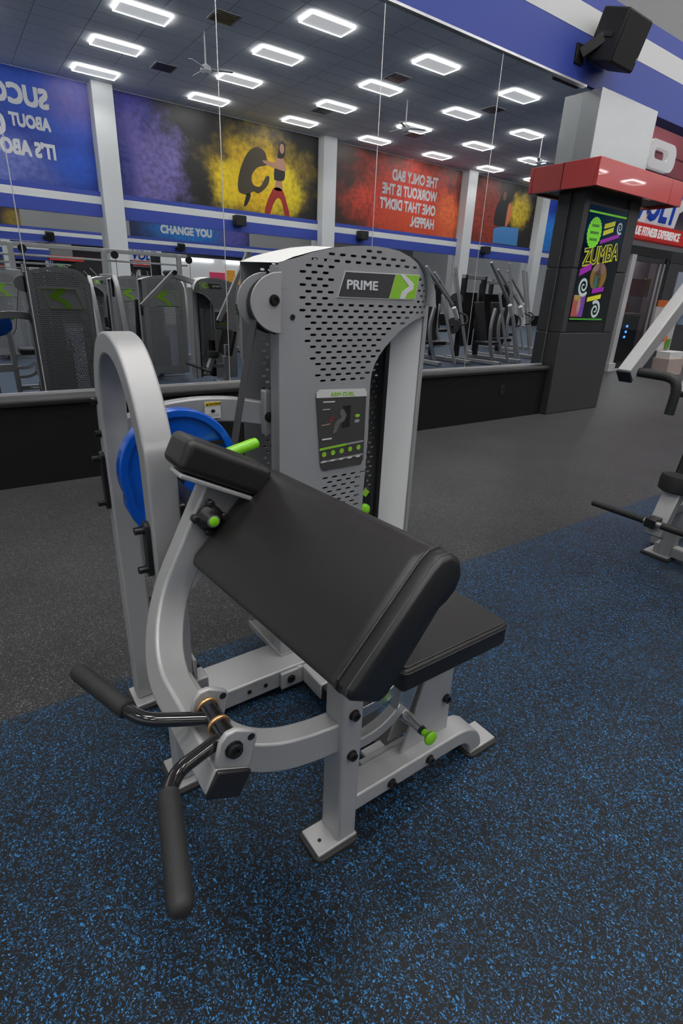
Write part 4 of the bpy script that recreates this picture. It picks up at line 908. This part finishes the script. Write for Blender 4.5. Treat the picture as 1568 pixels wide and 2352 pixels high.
# ================================================================== STATIONS BEHIND THE CAMERA (met in the mirror)
def station(loc, rot, label, full=True):
    r = empty('weight_machine', M0, label, 'exercise machine', 'selectorized machines on the gym floor')
    r.rotation_euler = (0, 0, 0)
    for o in tower_parts: copy_tree(o, r)
    if not full:
        r.location = loc; r.rotation_euler = (0, 0, math.radians(rot)); return r
    MB().box(.40, 1.42, 1.15, 1.25, .03, .10).build('base_beam', SILVER, r, .006)
    MB().box(.95, 1.03, .35, 1.40, .03, .10).build('base_beam', SILVER, r, .006)
    MB().box(.955, 1.025, .60, .68, .10, .46).build('seat_post', SILVER, r, .006)
    MB().prism(rrect(.36, .36, .04, 5, .99, .66), (0, 0, .46), X_, Y_, Z_, .07).build('seat', VINYL, r, .015, 3)
    MB().obox((.99, .86, .82), X_, V(0, .17, .98), V(0, -.98, .17), .16, .30, .035).build('back_pad', VINYL, r, .02, 3)
    MB().sweep(crom([(.62, 1.2, .10), (.60, 1.15, .7), (.58, 1.0, 1.25), (.60, .80, 1.40)], 6), [(-.03, -.03), (.03, -.03), (.03, .03), (-.03, .03)], X_).build('lever', SILVER, r, .006)
    MB().tube(crom([(.60, .80, 1.40), (.60, .66, 1.36), (.62, .58, 1.26), (.62, .56, 1.12)], 5), .02, 12).build('grip', RUBBER, r)
    r.location = loc; r.rotation_euler = (0, 0, math.radians(rot))
    return r
station((2.33, -.48, 0), 0, 'grey weight tower with its green arrow back to the mirror, nearest the camera')
station((2.42, -2.6, 0), 0, 'grey weight tower with green arrow back in the second row')
station((3.3, -4.6, 0), 180, 'grey weight tower with its front to the mirror in the third row')
station((.6, -3.4, 0), 0, 'grey weight tower with green arrow back farthest to the left')
station((5.6, -3.2, 0), 180, 'grey weight tower with its front to the mirror in the middle of the floor')

def press(loc, rot, label, tall=2.0):
    r = empty('plate_loaded_machine', (0, 0, 0), label, 'exercise machine', 'plate loaded machines on the gym floor')
    for x_ in (-.45, .45): MB().box(x_ - .05, x_ + .05, -.7, .7, .02, .09).build('base_rail', GREY, r, .006)
    for x_ in (-.40, .40): MB().box(x_ - .045, x_ + .045, .40, .50, .09, tall - .25).build('upright', BLACK, r, .006)
    MB().box(-.45, .45, .40, .50, tall - .33, tall - .25).build('cross_head', GREY, r, .006)
    MB().bar((-.55, -.55, .02), (-.16, -.25, tall), .05, .05, up=(0, 1, 0)).build('rail', SILVER, r, .006)
    MB().bar((-.10, -.60, .02), (.18, -.30, tall * .72), .045, .045, up=(0, 1, 0)).build('rail', SILVER, r, .006)
    MB().bar((.05, -.50, tall * .62), (.75, -.35, tall * .98), .05, .06, up=(0, 1, 0)).build('lever', SILVER, r, .006)
    MB().lathe((.02, -.5, tall * .60), (-.5, 0, -.75), [(0, .03), (.01, .048), (.26, .048), (.28, .03)], 18).build('weight_horn', PALE, r)
    MB().sweep(crom([(.35, -.45, .1), (.52, -.45, .45), (.58, -.45, .8), (.50, -.45, 1.15)], 6), [(-.03, -.03), (.03, -.03), (.03, .03), (-.03, .03)], Y_).build('curved_arm', GREY, r, .006)
    MB().obox((.12, .10, .85), V(1, 0, .0), V(0, .25, .97), V(0, .97, -.25), .17, .42, .04).build('back_pad', VINYL, r, .02, 3)
    MB().prism(rrect(.40, .42, .05, 5, .12, -.12), (0, 0, .38), X_, Y_, Z_, .08).build('seat', VINYL, r, .02, 3)
    MB().tube(crom([(-.2, -.45, 1.05), (-.26, -.62, .98), (-.2, -.70, .85), (-.05, -.68, .80)], 5), .018, 10).build('grip', RUBBER, r)
    MB().box(-.30, .30, .51, .56, .30, 1.45).build('guard_panel', BLACK, r, .01)
    for z_ in (.75, 1.25): MB().lathe((.46, .45, z_), X_, [(0, .02), (.16, .02), (.16, .17), (.20, .17), (.20, .02), (.30, .02)], 20).build('weight_disc', STRAP, r)
    r.location = loc; r.rotation_euler = (0, 0, math.radians(rot)); return r
press((8.6, -.5, 0), 180, 'plate loaded press with two slanted silver rails, second from the column', 1.9)
press((9.9, -.2, 0), 170, 'plate loaded press with slanted silver rails nearest the column', 2.05)
press((11.3, -.9, 0), 185, 'plate loaded press with slanted silver rails beyond the column', 2.0)
press((7.2, -1.6, 0), 175, 'plate loaded press with slanted silver rails in the second row', 1.9)
press((10.4, -3.6, 0), 180, 'plate loaded press with slanted silver rails in the third row', 2.0)
press((13.4, -2.4, 0), 180, 'plate loaded press with slanted silver rails at the far right', 2.1)

press((8.9, -2.5, 0), 5, 'plate loaded press with its black guard to the mirror, second row', 1.95)
press((12.1, -3.9, 0), 178, 'plate loaded press with slanted silver rails behind the far right one', 2.0)
press((7.0, -4.2, 0), 182, 'plate loaded press with slanted silver rails left in the third row', 2.0)
station((5.1, -.9, 0), 180, 'grey weight tower with its front to the mirror left of the presses')
station((4.0, -2.4, 0), 0, 'grey weight tower with green arrow back in the middle of the floor')
# cable rig across the floor
cr = empty('cable_rig', (2.2, -5.6, 0), 'long cable crossover rig with twin beams and hanging grips', 'exercise machine')
for x_ in (-2.2, -.4, 1.4, 3.2, 4.9):
    MB().box(x_ - .05, x_ + .05, -5.65, -5.55, .0, 2.0).build('upright', SILVER, cr, .006)
    MB().box(x_ - .12, x_ + .12, -5.72, -5.50, .05, 1.5).build('stack_shroud', GREY, cr, .01)
    MB().cyl((x_ + .2, -5.5, 1.9), (x_ + .2, -5.44, 1.9), .08, 18).build('pulley', BLACK, cr)
    MB().tube([(x_ + .22, -5.47, 1.83), (x_ + .22, -5.47, 1.45)], .006, 8).build('cable', BLACK, cr)
    MB().tube([(x_ + .14, -5.47, 1.40), (x_ + .30, -5.47, 1.40)], .018, 10).build('grip', RUBBER, cr)
MB().box(-2.4, 5.1, -5.65, -5.57, 1.94, 2.02).build('cross_beam', SILVER, cr, .006); MB().box(-2.4, 5.1, -5.62, -5.56, 1.76, 1.80).build('cross_beam', SILVER, cr, .006)
